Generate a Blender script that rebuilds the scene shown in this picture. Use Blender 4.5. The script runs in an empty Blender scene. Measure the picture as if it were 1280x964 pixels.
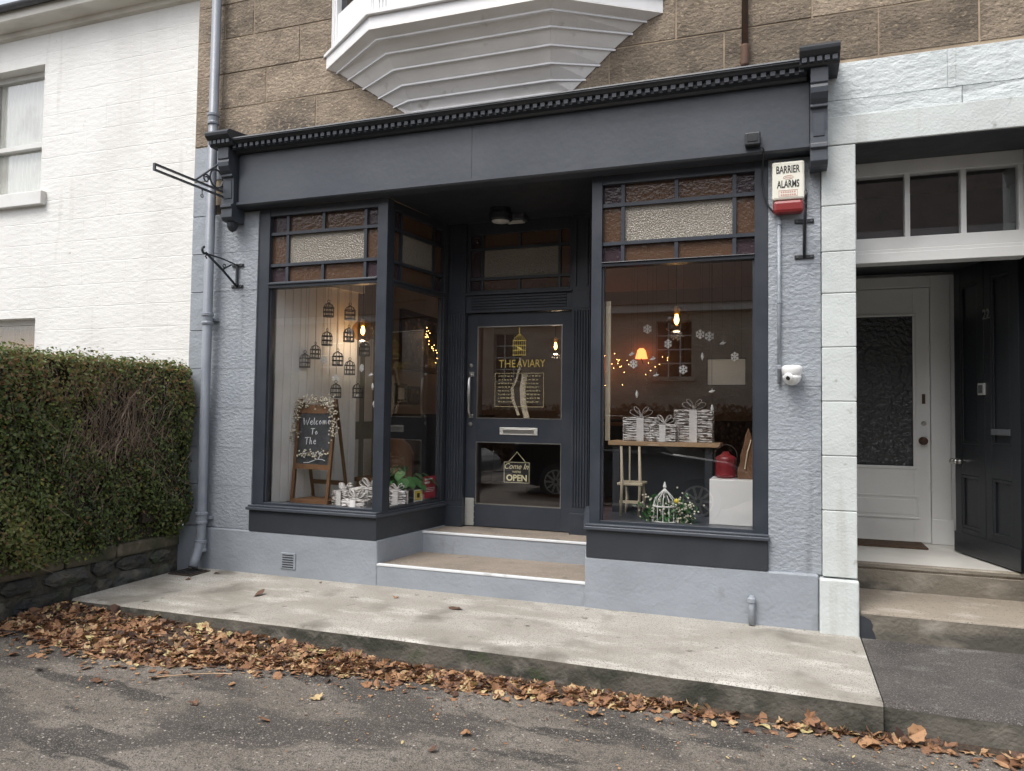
import bpy, bmesh, math, random
from mathutils import Vector, Matrix
rnd = random.Random(7)
R = math.radians
scene = bpy.context.scene
COL = scene.collection

# ---------------------------------------------------------------- camera
cam_d = bpy.data.cameras.new('camera'); cam = bpy.data.objects.new('camera', cam_d); COL.objects.link(cam)
YAW, PITCH, ROLL = R(19.8), R(2.28), R(0.77)
fw = Vector((-math.sin(YAW)*math.cos(PITCH), math.cos(YAW)*math.cos(PITCH), math.sin(PITCH)))
rt = Vector((math.cos(YAW), math.sin(YAW), 0)); up = rt.cross(fw)
r2 = rt*math.cos(ROLL)+up*math.sin(ROLL); u2 = up*math.cos(ROLL)-rt*math.sin(ROLL)
m = Matrix((r2, u2, -fw)).transposed().to_4x4(); m.translation = (0, -5.39, 1.40)
cam.matrix_world = m
cam_d.sensor_width = 36; cam_d.lens = 36*930/1280; cam_d.clip_start = .05; cam_d.clip_end = 500
scene.camera = cam

# ---------------------------------------------------------------- sky, sun, exposure
SUN_EL, SUN_AZ = 58, 205            # azimuth: compass bearing the light comes from, +Y is 0
world = bpy.data.worlds.new('World'); scene.world = world; world.use_nodes = True
wn = world.node_tree; wn.nodes.clear()
wo = wn.nodes.new('ShaderNodeOutputWorld'); bg = wn.nodes.new('ShaderNodeBackground')
sky = wn.nodes.new('ShaderNodeTexSky'); sky.sky_type = 'NISHITA'; sky.sun_disc = False
sky.sun_elevation = R(SUN_EL); sky.sun_rotation = R(SUN_AZ); sky.dust_density = 4; sky.air_density = 1.0
hs = wn.nodes.new('ShaderNodeHueSaturation'); hs.inputs['Saturation'].default_value = .32
wn.links.new(sky.outputs[0], hs.inputs['Color']); wn.links.new(hs.outputs[0], bg.inputs[0])
bg.inputs[1].default_value = .15
wn.links.new(bg.outputs[0], wo.inputs[0])
sd = bpy.data.lights.new('sun', 'SUN'); sun = bpy.data.objects.new('sun', sd); COL.objects.link(sun)
sd.energy = .9; sd.angle = R(25); sd.color = (1, .96, .9)
sv = Vector((math.sin(R(SUN_AZ))*math.cos(R(SUN_EL)), math.cos(R(SUN_AZ))*math.cos(R(SUN_EL)), math.sin(R(SUN_EL))))
sun.rotation_euler = sv.to_track_quat('Z', 'Y').to_euler()
scene.view_settings.view_transform = 'Standard'; scene.view_settings.look = 'None'
scene.view_settings.gamma = 1; scene.view_settings.exposure = 0.92
scene.cycles.transparent_max_bounces = 16; scene.cycles.max_bounces = 8

# ---------------------------------------------------------------- materials
def _coord(nt, stretch, obj=False):
    g = nt.nodes.new('ShaderNodeTexCoord' if obj else 'ShaderNodeNewGeometry')
    mp = nt.nodes.new('ShaderNodeMapping'); mp.inputs['Scale'].default_value = stretch
    nt.links.new(g.outputs['Object' if obj else 'Position'], mp.inputs[0]); return mp.outputs[0]
def _noise(nt, scale, detail, stretch, kind='noise', obj=False, dist=0):
    if kind == 'courses':                         # faint joints of painted masonry (x, z plane)
        g = nt.nodes.new('ShaderNodeNewGeometry'); sx = nt.nodes.new('ShaderNodeSeparateXYZ'); cx_ = nt.nodes.new('ShaderNodeCombineXYZ')
        nt.links.new(g.outputs['Position'], sx.inputs[0]); nt.links.new(sx.outputs[0], cx_.inputs[0]); nt.links.new(sx.outputs[2], cx_.inputs[1])
        nd = nt.nodes.new('ShaderNodeTexNoise'); nd.inputs['Scale'].default_value = 3; nd.inputs['Detail'].default_value = 4
        ad = nt.nodes.new('ShaderNodeVectorMath'); ad.operation = 'MULTIPLY_ADD'; ad.inputs[1].default_value = (.03, .03, 0)
        nt.links.new(cx_.outputs[0], nd.inputs['Vector']); nt.links.new(nd.outputs['Color'], ad.inputs[0]); nt.links.new(cx_.outputs[0], ad.inputs[2])
        n = nt.nodes.new('ShaderNodeTexBrick'); n.inputs['Scale'].default_value = 1; n.inputs['Brick Width'].default_value = .82; n.inputs['Row Height'].default_value = scale
        n.inputs['Mortar Size'].default_value = .008; n.inputs['Mortar Smooth'].default_value = .6; n.inputs['Color1'].default_value = n.inputs['Color2'].default_value = (1, 1, 1, 1); n.inputs['Mortar'].default_value = (0, 0, 0, 1)
        nt.links.new(ad.outputs[0], n.inputs['Vector']); return n.outputs['Color']
    if kind == 'voronoi':
        n = nt.nodes.new('ShaderNodeTexVoronoi'); n.inputs['Scale'].default_value = scale; o = n.outputs['Distance']
    else:
        n = nt.nodes.new('ShaderNodeTexNoise'); n.inputs['Scale'].default_value = scale
        n.inputs['Detail'].default_value = detail; n.inputs['Distortion'].default_value = dist; o = n.outputs[0]
    nt.links.new(_coord(nt, stretch, obj), n.inputs['Vector']); return o
def pbr(name, base, rough=.55, v=(), b=(), metal=0, spec=.5, objvar=0, ramp=None, obj=False, sub=0, rv=0):
    """v: colour layers (colour, scale, lo, hi, stretch, detail); b: bump layers (scale, distance, stretch, detail, kind)"""
    mt = bpy.data.materials.new(name); mt.use_nodes = True; nt = mt.node_tree
    p = nt.nodes['Principled BSDF']
    p.inputs['Roughness'].default_value = rough; p.inputs['Metallic'].default_value = metal
    p.inputs['Specular IOR Level'].default_value = spec
    col = None
    if ramp:                                      # per-piece tint attribute through a ramp
        at = nt.nodes.new('ShaderNodeAttribute'); at.attribute_name = 'tint'
        cr = nt.nodes.new('ShaderNodeValToRGB'); e = cr.color_ramp.elements
        while len(e) < len(ramp): e.new(.5)
        for i, (ps, c) in enumerate(ramp): e[i].position = ps; e[i].color = (*c, 1)
        nt.links.new(at.outputs['Fac'], cr.inputs[0]); col = cr.outputs[0]
    else:
        rgb = nt.nodes.new('ShaderNodeRGB'); rgb.outputs[0].default_value = (*base, 1); col = rgb.outputs[0]
    for (c, sc, lo, hi, st, de) in v:
        if de == 'crack':                         # thin wandering cracks
            vo = nt.nodes.new('ShaderNodeTexVoronoi'); vo.feature = 'DISTANCE_TO_EDGE'; vo.inputs['Scale'].default_value = sc
            nz_ = nt.nodes.new('ShaderNodeTexNoise'); nz_.inputs['Scale'].default_value = 4; nz_.inputs['Detail'].default_value = 6
            cv = _coord(nt, st); nt.links.new(cv, nz_.inputs['Vector']); ad = nt.nodes.new('ShaderNodeVectorMath'); ad.operation = 'MULTIPLY_ADD'
            nt.links.new(nz_.outputs['Color'], ad.inputs[0]); ad.inputs[1].default_value = (.45, .45, .45); nt.links.new(cv, ad.inputs[2])
            nt.links.new(ad.outputs[0], vo.inputs['Vector']); f = vo.outputs['Distance']
        elif de == 'grit':                        # separate stone chips
            vo = nt.nodes.new('ShaderNodeTexVoronoi'); vo.inputs['Scale'].default_value = sc; nt.links.new(_coord(nt, st), vo.inputs['Vector'])
            sp = nt.nodes.new('ShaderNodeSeparateColor'); nt.links.new(vo.outputs['Color'], sp.inputs[0]); f = sp.outputs[0]
        else: f = _noise(nt, sc, de, st, obj=obj)
        mr = nt.nodes.new('ShaderNodeMapRange'); mr.inputs[1].default_value = lo; mr.inputs[2].default_value = hi
        nt.links.new(f, mr.inputs[0])
        mx = nt.nodes.new('ShaderNodeMix'); mx.data_type = 'RGBA'
        nt.links.new(mr.outputs[0], mx.inputs[0]); nt.links.new(col, mx.inputs[6]); mx.inputs[7].default_value = (*c, 1)
        col = mx.outputs[2]
    if objvar:
        oi = nt.nodes.new('ShaderNodeObjectInfo'); h = nt.nodes.new('ShaderNodeHueSaturation')
        mr = nt.nodes.new('ShaderNodeMapRange'); mr.inputs[3].default_value = 1-objvar; mr.inputs[4].default_value = 1+objvar
        nt.links.new(oi.outputs['Random'], mr.inputs[0]); nt.links.new(mr.outputs[0], h.inputs['Value'])
        nt.links.new(col, h.inputs['Color']); col = h.outputs[0]
    nt.links.new(col, p.inputs['Base Color'])
    if rv:
        f = _noise(nt, 9, 3, (1, 1, 1)); mr = nt.nodes.new('ShaderNodeMapRange')
        mr.inputs[3].default_value = rough-rv; mr.inputs[4].default_value = rough+rv
        nt.links.new(f, mr.inputs[0]); nt.links.new(mr.outputs[0], p.inputs['Roughness'])
    nrm = None
    for (sc, ds, st, de, kd) in b:
        f = _noise(nt, sc, de, st, kd, obj)
        bp = nt.nodes.new('ShaderNodeBump'); bp.inputs['Distance'].default_value = ds; bp.inputs['Strength'].default_value = 1
        nt.links.new(f, bp.inputs['Height'])
        if nrm: nt.links.new(nrm, bp.inputs['Normal'])
        nrm = bp.outputs[0]
    if nrm: nt.links.new(nrm, p.inputs['Normal'])
    if sub:
        p.inputs['Subsurface Weight'].default_value = 0
        tr = nt.nodes.new('ShaderNodeBsdfTranslucent'); ms = nt.nodes.new('ShaderNodeMixShader'); ms.inputs[0].default_value = sub
        nt.links.new(col, tr.inputs[0]); nt.links.new(p.outputs[0], ms.inputs[1]); nt.links.new(tr.outputs[0], ms.inputs[2])
        nt.links.new(ms.outputs[0], nt.nodes['Material Output'].inputs[0])
    return mt
def glassmat(name, tint=(1, 1, 1), rough=.0, ior=1.5, bump=None, body=None, amount=0.0):
    """thin window glass: clear body, fresnel reflection; body/amount: a coloured or obscured share of it"""
    mt = bpy.data.materials.new(name); mt.use_nodes = True; nt = mt.node_tree; nt.nodes.clear()
    o = nt.nodes.new('ShaderNodeOutputMaterial'); t = nt.nodes.new('ShaderNodeBsdfTransparent'); t.inputs[0].default_value = (*tint, 1)
    g = nt.nodes.new('ShaderNodeBsdfGlossy'); g.inputs['Roughness'].default_value = rough
    fr = nt.nodes.new('ShaderNodeFresnel')
    ge = nt.nodes.new('ShaderNodeNewGeometry'); mi = nt.nodes.new('ShaderNodeMix'); mi.inputs[2].default_value = ior; mi.inputs[3].default_value = 1/ior
    nt.links.new(ge.outputs['Backfacing'], mi.inputs[0]); nt.links.new(mi.outputs[0], fr.inputs[0])   # same reflection on both faces of a pane
    src = t.outputs[0]; nrm = None
    if bump:
        f = _noise(nt, bump[0], 2, (1, 1, 1), bump[2] if len(bump) > 2 else 'noise'); bp = nt.nodes.new('ShaderNodeBump'); bp.inputs['Distance'].default_value = bump[1]
        nt.links.new(f, bp.inputs['Height']); nrm = bp.outputs[0]
        nt.links.new(nrm, g.inputs['Normal']); nt.links.new(nrm, fr.inputs['Normal'])
    if body:
        d = nt.nodes.new('ShaderNodeBsdfDiffuse'); d.inputs[0].default_value = (*body, 1)
        if nrm: nt.links.new(nrm, d.inputs['Normal'])
        m2 = nt.nodes.new('ShaderNodeMixShader'); m2.inputs[0].default_value = amount
        nt.links.new(t.outputs[0], m2.inputs[1]); nt.links.new(d.outputs[0], m2.inputs[2]); src = m2.outputs[0]
    ms = nt.nodes.new('ShaderNodeMixShader'); nt.links.new(fr.outputs[0], ms.inputs[0])
    nt.links.new(src, ms.inputs[1]); nt.links.new(g.outputs[0], ms.inputs[2]); nt.links.new(ms.outputs[0], o.inputs[0])
    return mt
def emit(name, col, s):
    mt = bpy.data.materials.new(name); mt.use_nodes = True; nt = mt.node_tree
    p = nt.nodes['Principled BSDF']; p.inputs['Base Color'].default_value = (*col, 1)
    p.inputs['Emission Color'].default_value = (*col, 1); p.inputs['Emission Strength'].default_value = s
    return mt
O1 = (1, 1, 1)
ROUGH = (1, 1, 2.6)
M = {}
M['bluewall'] = pbr('grey blue painted rough stone', (.272, .298, .330), .5,
    v=[((.315, .34, .37), 3, .4, .7, O1, 4), ((.205, .23, .268), 1.6, .6, .8, (1, 1, .5), 5), ((.215, .23, .25), 3.2, .56, .74, (2.8, 2.8, .2), 6)],
    b=[(25, .010, (1, 1, 1.6), 5, 'noise'), (60, .003, O1, 3, 'noise')])
M['bluesmooth'] = pbr('grey blue painted smooth stone', (.288, .315, .35), .42,
    v=[((.25, .275, .305), 2.5, .42, .75, O1, 5), ((.18, .185, .19), 7, .66, .85, (1, 1, .4), 5)],
    b=[(5, .014, O1, 4, 'noise'), (38, .004, O1, 3, 'noise')])
M['paleblock'] = pbr('pale painted stone', (.545, .58, .57), .5,
    v=[((.47, .49, .48), 2.2, .45, .75, O1, 6), ((.27, .27, .25), 12, .68, .8, O1, 4), ((.43, .44, .42), 3, .58, .76, (2.8, 2.8, .22), 6)],
    b=[(7, .008, O1, 4, 'noise'), (60, .0025, O1, 2, 'noise')], objvar=.035)
M['palerough'] = pbr('pale painted rough stone', (.56, .60, .61), .5,
    v=[((.46, .50, .50), 2.4, .45, .75, O1, 5), ((.42, .44, .43), 3, .58, .76, (2.8, 2.8, .25), 6)], b=[(20, .009, (1, 1, 1.7), 5, 'noise'), (60, .003, O1, 3, 'noise')])
M['whitewall'] = pbr('white painted coursed wall', (.72, .72, .70), .6,
    v=[((.65, .645, .625), 1.2, .46, .72, (1, 1, .6), 6), ((.58, .565, .54), 2.6, .60, .80, (2.6, 2.6, .22), 6), ((.36, .33, .29), 11, .72, .80, O1, 4)],
    b=[(.32, .0022, O1, 0, 'courses'), (9, .009, (1, 1, 2.4), 6, 'noise'), (40, .003, (1, 1, 1.8), 4, 'noise')])
M['whitepaint'] = pbr('white gloss paint', (.66, .66, .645), .35, v=[((.54, .53, .51), 3, .45, .8, O1, 6)], b=[(30, .001, O1, 2, 'noise')])
M['doorwhite'] = pbr('white eggshell door paint', (.82, .82, .80), .4, v=[((.74, .73, .71), 3, .45, .8, O1, 6)], b=[(30, .001, O1, 2, 'noise')])
M['creampaint'] = pbr('cream soffit paint', (.62, .60, .55), .5, v=[((.42, .39, .34), 3, .48, .75, (.4, 1, 1), 5)])
M['oriel'] = pbr('off white painted boards', (.82, .80, .775), .45, v=[((.68, .66, .63), 2.2, .45, .8, O1, 6), ((.34, .31, .27), 6, .66, .82, (1, 1, 1), 4)],
    b=[(40, .0015, O1, 2, 'noise')], objvar=.04)
M['orielwhite'] = pbr('bright white painted joinery', (.80, .80, .81), .35, v=[((.62, .61, .60), 3, .58, .8, O1, 5)])
M['slate'] = pbr('dark slate paint', (.050, .058, .072), .38, v=[((.064, .072, .086), 2.2, .42, .75, O1, 5)], b=[(22, .0012, O1, 3, 'noise')], rv=.1)
M['slateshaded'] = pbr('shaded copy of dark slate paint', (.029, .035, .046), .36, v=[((.048, .054, .066), 3, .45, .8, O1, 6)], b=[(25, .0015, (1, 1, .3), 4, 'noise')], rv=.12)  # same paint as the fascia, darkened here for joinery that catches less sky
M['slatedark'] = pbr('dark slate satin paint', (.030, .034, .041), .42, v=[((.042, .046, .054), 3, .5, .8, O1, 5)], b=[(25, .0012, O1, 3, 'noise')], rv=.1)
M['ironblack'] = pbr('black painted iron', (.018, .02, .024), .45, v=[((.06, .055, .05), 12, .6, .8, O1, 4)])
M['irongrey'] = pbr('grey painted iron', (.07, .075, .085), .5, v=[((.14, .13, .12), 14, .55, .8, O1, 4)])
M['pipe'] = pbr('grey blue painted pipe', (.215, .235, .27), .38, v=[((.15, .165, .2), 4, .5, .8, O1, 4)], b=[(30, .001, O1, 2, 'noise')])
M['rust'] = pbr('rusty iron pipe', (.085, .05, .035), .75, v=[((.16, .075, .04), 9, .45, .7, O1, 5), ((.04, .035, .035), 3, .5, .8, O1, 4)])
STV = [((.15, .120, .090), 4, .44, .66, (1, 1, 1.6), 8), ((.060, .051, .043), 1.1, .53, .70, (1, 1, 1.1), 9), ((.40, .32, .225), 28, .56, .72, (1, 1, 1.5), 5), ((.10, .078, .058), 60, .57, .70, (1, 1, 1.4), 4)]
M['sandstone'] = pbr('brown tooled sandstone', (.245, .197, .148), .92, v=STV, b=[(26, .014, (1, 1, 1.5), 5, 'noise'), (90, .004, O1, 3, 'noise')], objvar=.30)
M['mortar'] = pbr('pale pointing', (.38, .30, .215), .95, v=[((.17, .135, .10), 3, .45, .68, O1, 6)], b=[(60, .003, O1, 2, 'noise')])
M['rubble'] = pbr('dark rubble stone', (.058, .058, .053), .9, v=[((.125, .11, .082), 5, .48, .7, O1, 6), ((.02, .022, .024), 3, .48, .7, O1, 5), ((.055, .07, .035), 4, .58, .75, O1, 5)],
    b=[(18, .035, O1, 5, 'noise')], objvar=.4)
M['rubblemortar'] = pbr('old wall mortar', (.10, .09, .07), .95, v=[((.035, .035, .03), 6, .42, .66, O1, 5)], b=[(25, .03, O1, 4, 'noise')])
M['coping'] = pbr('mossy coping stone', (.105, .09, .06), .9, v=[((.05, .056, .032), 4, .42, .68, O1, 6), ((.17, .145, .105), 14, .56, .72, O1, 5)], b=[(18, .018, O1, 5, 'noise')], objvar=.15)
M['concrete'] = pbr('weathered concrete', (.375, .355, .318), .85,
    v=[((.265, .245, .208), 1.2, .42, .64, (1, 1.5, 1), 9), ((.52, .50, .46), 3.5, .52, .70, (.6, 1.6, 1), 8), ((.16, .15, .128), 2.1, .55, .66, O1, 12), ((.25, .23, .20), 130, .52, .66, O1, 3), ((.10, .092, .078), 9, .66, .74, O1, 8), ((.20, .185, .16), 190, .88, .92, O1, 'grit')],
    b=[(90, .004, O1, 3, 'noise'), (5, .010, O1, 4, 'noise')])
M['kerbface'] = pbr('dirty concrete edge', (.115, .105, .088), .9, v=[((.04, .042, .032), 3, .44, .62, (1, 1, 2), 7), ((.19, .175, .15), 9, .56, .76, O1, 6), ((.04, .06, .02), 4, .62, .74, O1, 6)], b=[(50, .008, O1, 4, 'noise')])
M['stepstone'] = pbr('worn stone step', (.29, .25, .20), .85, v=[((.20, .172, .14), 1.8, .44, .70, (.5, 1, 2), 7), ((.40, .36, .31), 5, .56, .74, (.6, 1, 1), 7), ((.15, .13, .105), 90, .56, .68, O1, 3)], b=[(40, .005, O1, 5, 'noise')])
M['stepriser'] = pbr('dirty stone riser', (.175, .155, .125), .9, v=[((.075, .07, .058), 2.4, .44, .62, (.5, 1, 2.4), 8), ((.28, .255, .215), 5, .56, .74, (.7, 1, 1), 7)], b=[(40, .008, O1, 5, 'noise')])
M['tread'] = pbr('bare concrete tread', (.25, .21, .17), .85, v=[((.17, .145, .12), 3, .42, .72, O1, 6), ((.36, .32, .28), 60, .60, .72, O1, 3), ((.10, .09, .08), 5, .64, .8, O1, 6)], b=[(60, .004, O1, 3, 'noise')])
M['nosing'] = pbr('pale painted step edge', (.66, .68, .70), .5, v=[((.4, .4, .4), 8, .6, .8, O1, 4)])
M['asphalt'] = pbr('worn grey asphalt road', (.150, .130, .108), .9,
    v=[((.20, .178, .152), 1.7, .46, .64, (1, 1.4, 1), 8), ((.062, .054, .048), 1.25, .505, .56, (1, 1.9, 1), 12), ((.036, .032, .029), 2.6, .575, .62, (.7, 2, 1), 12),
       ((.075, .067, .058), 24, .54, .68, O1, 6), ((.20, .18, .155), 190, .80, .88, O1, 'grit'), ((.06, .054, .048), 230, .70, .78, O1, 'grit'), ((.36, .33, .29), 110, .985, .989, O1, 'grit')],
    b=[(120, .007, O1, 4, 'noise'), (14, .012, O1, 5, 'noise'), (3, .02, O1, 4, 'noise')])
M['path'] = pbr('dark asphalt footpath', (.098, .087, .080), .92, v=[((.20, .19, .18), 3, .58, .68, (1, 1.6, 1), 9), ((.05, .045, .042), 2, .48, .66, O1, 9), ((.17, .16, .15), 190, .82, .9, O1, 'grit'), ((.045, .04, .037), 230, .68, .76, O1, 'grit')],
    b=[(110, .010, O1, 4, 'noise')])
M['soil'] = pbr('garden soil', (.06, .05, .035), .95, b=[(12, .03, O1, 4, 'noise')])
M['slateroof'] = pbr('slate roof', (.07, .07, .075), .6, v=[((.11, .1, .1), 4, .4, .7, O1, 4)])
M['clear'] = glassmat('clear window glass', ior=1.95)
M['amber'] = glassmat('amber textured glass', tint=(.5, .28, .16), rough=.10, ior=1.5, bump=(45, .003), body=(.125, .074, .048), amount=.72)
M['mauve'] = glassmat('mauve textured glass', tint=(.35, .25, .3), rough=.10, ior=1.5, bump=(45, .003), body=(.065, .045, .052), amount=.72)
M['hammered'] = glassmat('hammered obscure glass', tint=(.6, .57, .5), rough=.05, ior=1.7, bump=(85, .012), body=(.34, .305, .25), amount=.65)
M['ripple'] = glassmat('rippled obscure glass', tint=(.25, .25, .25), rough=.08, ior=1.6, bump=(28, .02), body=(.06, .062, .065), amount=.8)
M['chrome'] = pbr('brushed steel', (.62, .61, .58), .28, metal=1)
M['alu'] = pbr('pale metal plate', (.62, .62, .58), .42, metal=.6, b=[(70, .002, (1, 1, 1), 0, 'voronoi')])
M['gold'] = pbr('gold vinyl', (.62, .47, .13), .35, metal=.35)
M['goldfade'] = pbr('worn gold vinyl', (.30, .25, .14), .5)
M['cream'] = pbr('cream print', (.72, .66, .42), .6)
M['black'] = pbr('black board', (.014, .014, .014), .6)
M['chalkboard'] = pbr('chalkboard', (.035, .038, .045), .8, v=[((.07, .075, .085), 5, .5, .75, O1, 5)])
M['chalk'] = pbr('white chalk', (.75, .78, .82), .95)
M['wood'] = pbr('warm brown wood', (.175, .088, .042), .5, v=[((.11, .054, .026), 6, .4, .7, (1, 1, .12), 4)], b=[(40, .001, (1, 1, .1), 2, 'noise')])
M['palewood'] = pbr('pale wood', (.42, .28, .16), .55, v=[((.30, .19, .1), 6, .4, .7, (.15, 1, 1), 4)])
M['creamwood'] = pbr('cream painted wood', (.58, .50, .36), .5)
M['boarding'] = pbr('white tongue and groove boarding', (.82, .815, .80), .5, v=[((.62, .61, .59), 2, .45, .8, O1, 4)], objvar=.03)
M['taupe'] = pbr('taupe interior wall', (.30, .245, .20), .8, v=[((.24, .195, .16), 2, .45, .8, O1, 4)])
M['dado'] = pbr('dark navy dado', (.02, .022, .027), .6)
M['greydoor'] = pbr('grey painted panel door', (.27, .275, .26), .5)
M['intfloor'] = pbr('dark wood floor', (.09, .055, .035), .5, v=[((.05, .03, .02), 5, .4, .7, (6, .4, 1), 3)])
M['ceiling'] = pbr('interior ceiling', (.40, .36, .32), .8)
M['frame'] = pbr('dark picture frame', (.03, .025, .02), .5)
M['picture'] = pbr('dark picture', (.13, .11, .09), .5, v=[((.03, .03, .03), 9, .4, .6, O1, 4), ((.4, .28, .14), 14, .62, .72, O1, 3)])
M['paper'] = pbr('pale print', (.62, .63, .58), .7, v=[((.5, .5, .46), 3, .5, .7, O1, 3)])
M['twig'] = pbr('whitewashed wicker', (.68, .66, .64), .85, v=[((.15, .12, .10), 22, .50, .60, (1, 1, 3.5), 3)], obj=True)
M['ribbon'] = pbr('white gauze ribbon', (.70, .68, .66), .8)
M['wire'] = pbr('dark wire', (.035, .032, .03), .5)
M['snow'] = pbr('white ornament', (.75, .75, .73), .6)
M['berry'] = pbr('cream berry', (.72, .68, .55), .6)
M['redpaint'] = pbr('red lacquer', (.17, .012, .016), .35)
M['redprint'] = pbr('red poster', (.42, .025, .045), .5)
M['yellowprint'] = pbr('yellow sticker', (.72, .55, .04), .5)
M['whiteprint'] = pbr('white print', (.78, .78, .76), .5)
M['alarmwhite'] = pbr('aged white plastic', (.74, .73, .64), .4, v=[((.62, .6, .5), 5, .5, .8, O1, 4)])
M['alarmred'] = pbr('red plastic lens', (.22, .022, .022), .3)
M['pinkprint'] = pbr('faded pink print', (.55, .33, .28), .6)
M['blackprint'] = pbr('black print', (.015, .015, .017), .5)
M['cctv'] = pbr('white plastic', (.76, .76, .75), .3)
M['lens'] = pbr('black lens', (.008, .008, .009), .08)
M['blackgloss'] = pbr('black gloss door paint', (.016, .018, .021), .28, b=[(30, .0008, O1, 2, 'noise')])
M['mat'] = pbr('coir door mat', (.10, .06, .035), .95, v=[((.06, .035, .025), 40, .4, .7, O1, 3)], b=[(150, .004, O1, 2, 'noise')])
M['tilefloor'] = pbr('pale marble threshold', (.70, .685, .64), .35, v=[((.56, .54, .5), 2.5, .45, .72, O1, 7)])
M['bulb'] = emit('lit filament bulb', (1, .62, .22), 14)
M['fairy'] = emit('fairy light', (1, .55, .16), 14)
M['orangelamp'] = emit('orange lamp shade', (1, .22, .06), 2.2)
M['ambershade'] = glassmat('smoked amber lamp glass', tint=(.86, .64, .34), ior=1.9)
M['lampwhite'] = pbr('opal lamp diffuser', (.55, .54, .5), .4)
M['leafplant'] = pbr('green house plant leaf', (.03, .11, .03), .4, v=[((.06, .17, .05), 6, .4, .7, O1, 3)], sub=.2)
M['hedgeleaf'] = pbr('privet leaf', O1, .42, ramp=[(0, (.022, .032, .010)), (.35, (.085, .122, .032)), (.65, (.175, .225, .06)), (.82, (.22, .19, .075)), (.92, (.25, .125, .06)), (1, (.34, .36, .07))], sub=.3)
M['hedgetwig'] = pbr('hedge twig', (.19, .14, .10), .85, v=[((.33, .26, .20), 9, .45, .7, O1, 4), ((.06, .042, .03), 5, .5, .75, O1, 3)])
M['hedgecore'] = pbr('hedge inner dead growth', (.035, .028, .018), .95, b=[(30, .03, O1, 4, 'noise')])
M['leaf'] = pbr('dry autumn leaf', O1, .7, ramp=[(0, (.055, .034, .028)), (.25, (.14, .075, .048)), (.5, (.27, .135, .066)), (.75, (.40, .225, .115)), (.92, (.52, .36, .20)), (1, (.50, .42, .20))], sub=.12,
    v=[((.10, .055, .034), 45, .56, .72, O1, 3)])
M['debris'] = pbr('dark leaf mould', (.045, .032, .022), .95, v=[((.10, .065, .04), 30, .5, .7, O1, 4)], b=[(60, .02, O1, 4, 'noise')])
M['carblack'] = pbr('black car paint', (.012, .013, .016), .12, spec=.7)
M['carsilver'] = pbr('silver car paint', (.42, .43, .44), .22, metal=.5)
M['carglass'] = pbr('dark car window', (.01, .011, .012), .05)
M['tyre'] = pbr('tyre rubber', (.02, .02, .02), .8)
M['oppstone'] = pbr('opposite house stone', (.52, .45, .37), .9, v=[((.38, .33, .27), 1.5, .45, .7, (1, 1, 2), 5)], b=[(5, .03, (1, 1, 3), 4, 'noise')])
M['opproof'] = pbr('brown tiled roof', (.085, .058, .047), .85, v=[((.05, .04, .035), 2, .45, .7, O1, 5)])
M['brownhedge'] = pbr('brown beech hedge leaf', O1, .8, ramp=[(0, (.04, .02, .012)), (.5, (.11, .05, .03)), (1, (.17, .085, .045))])

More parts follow.
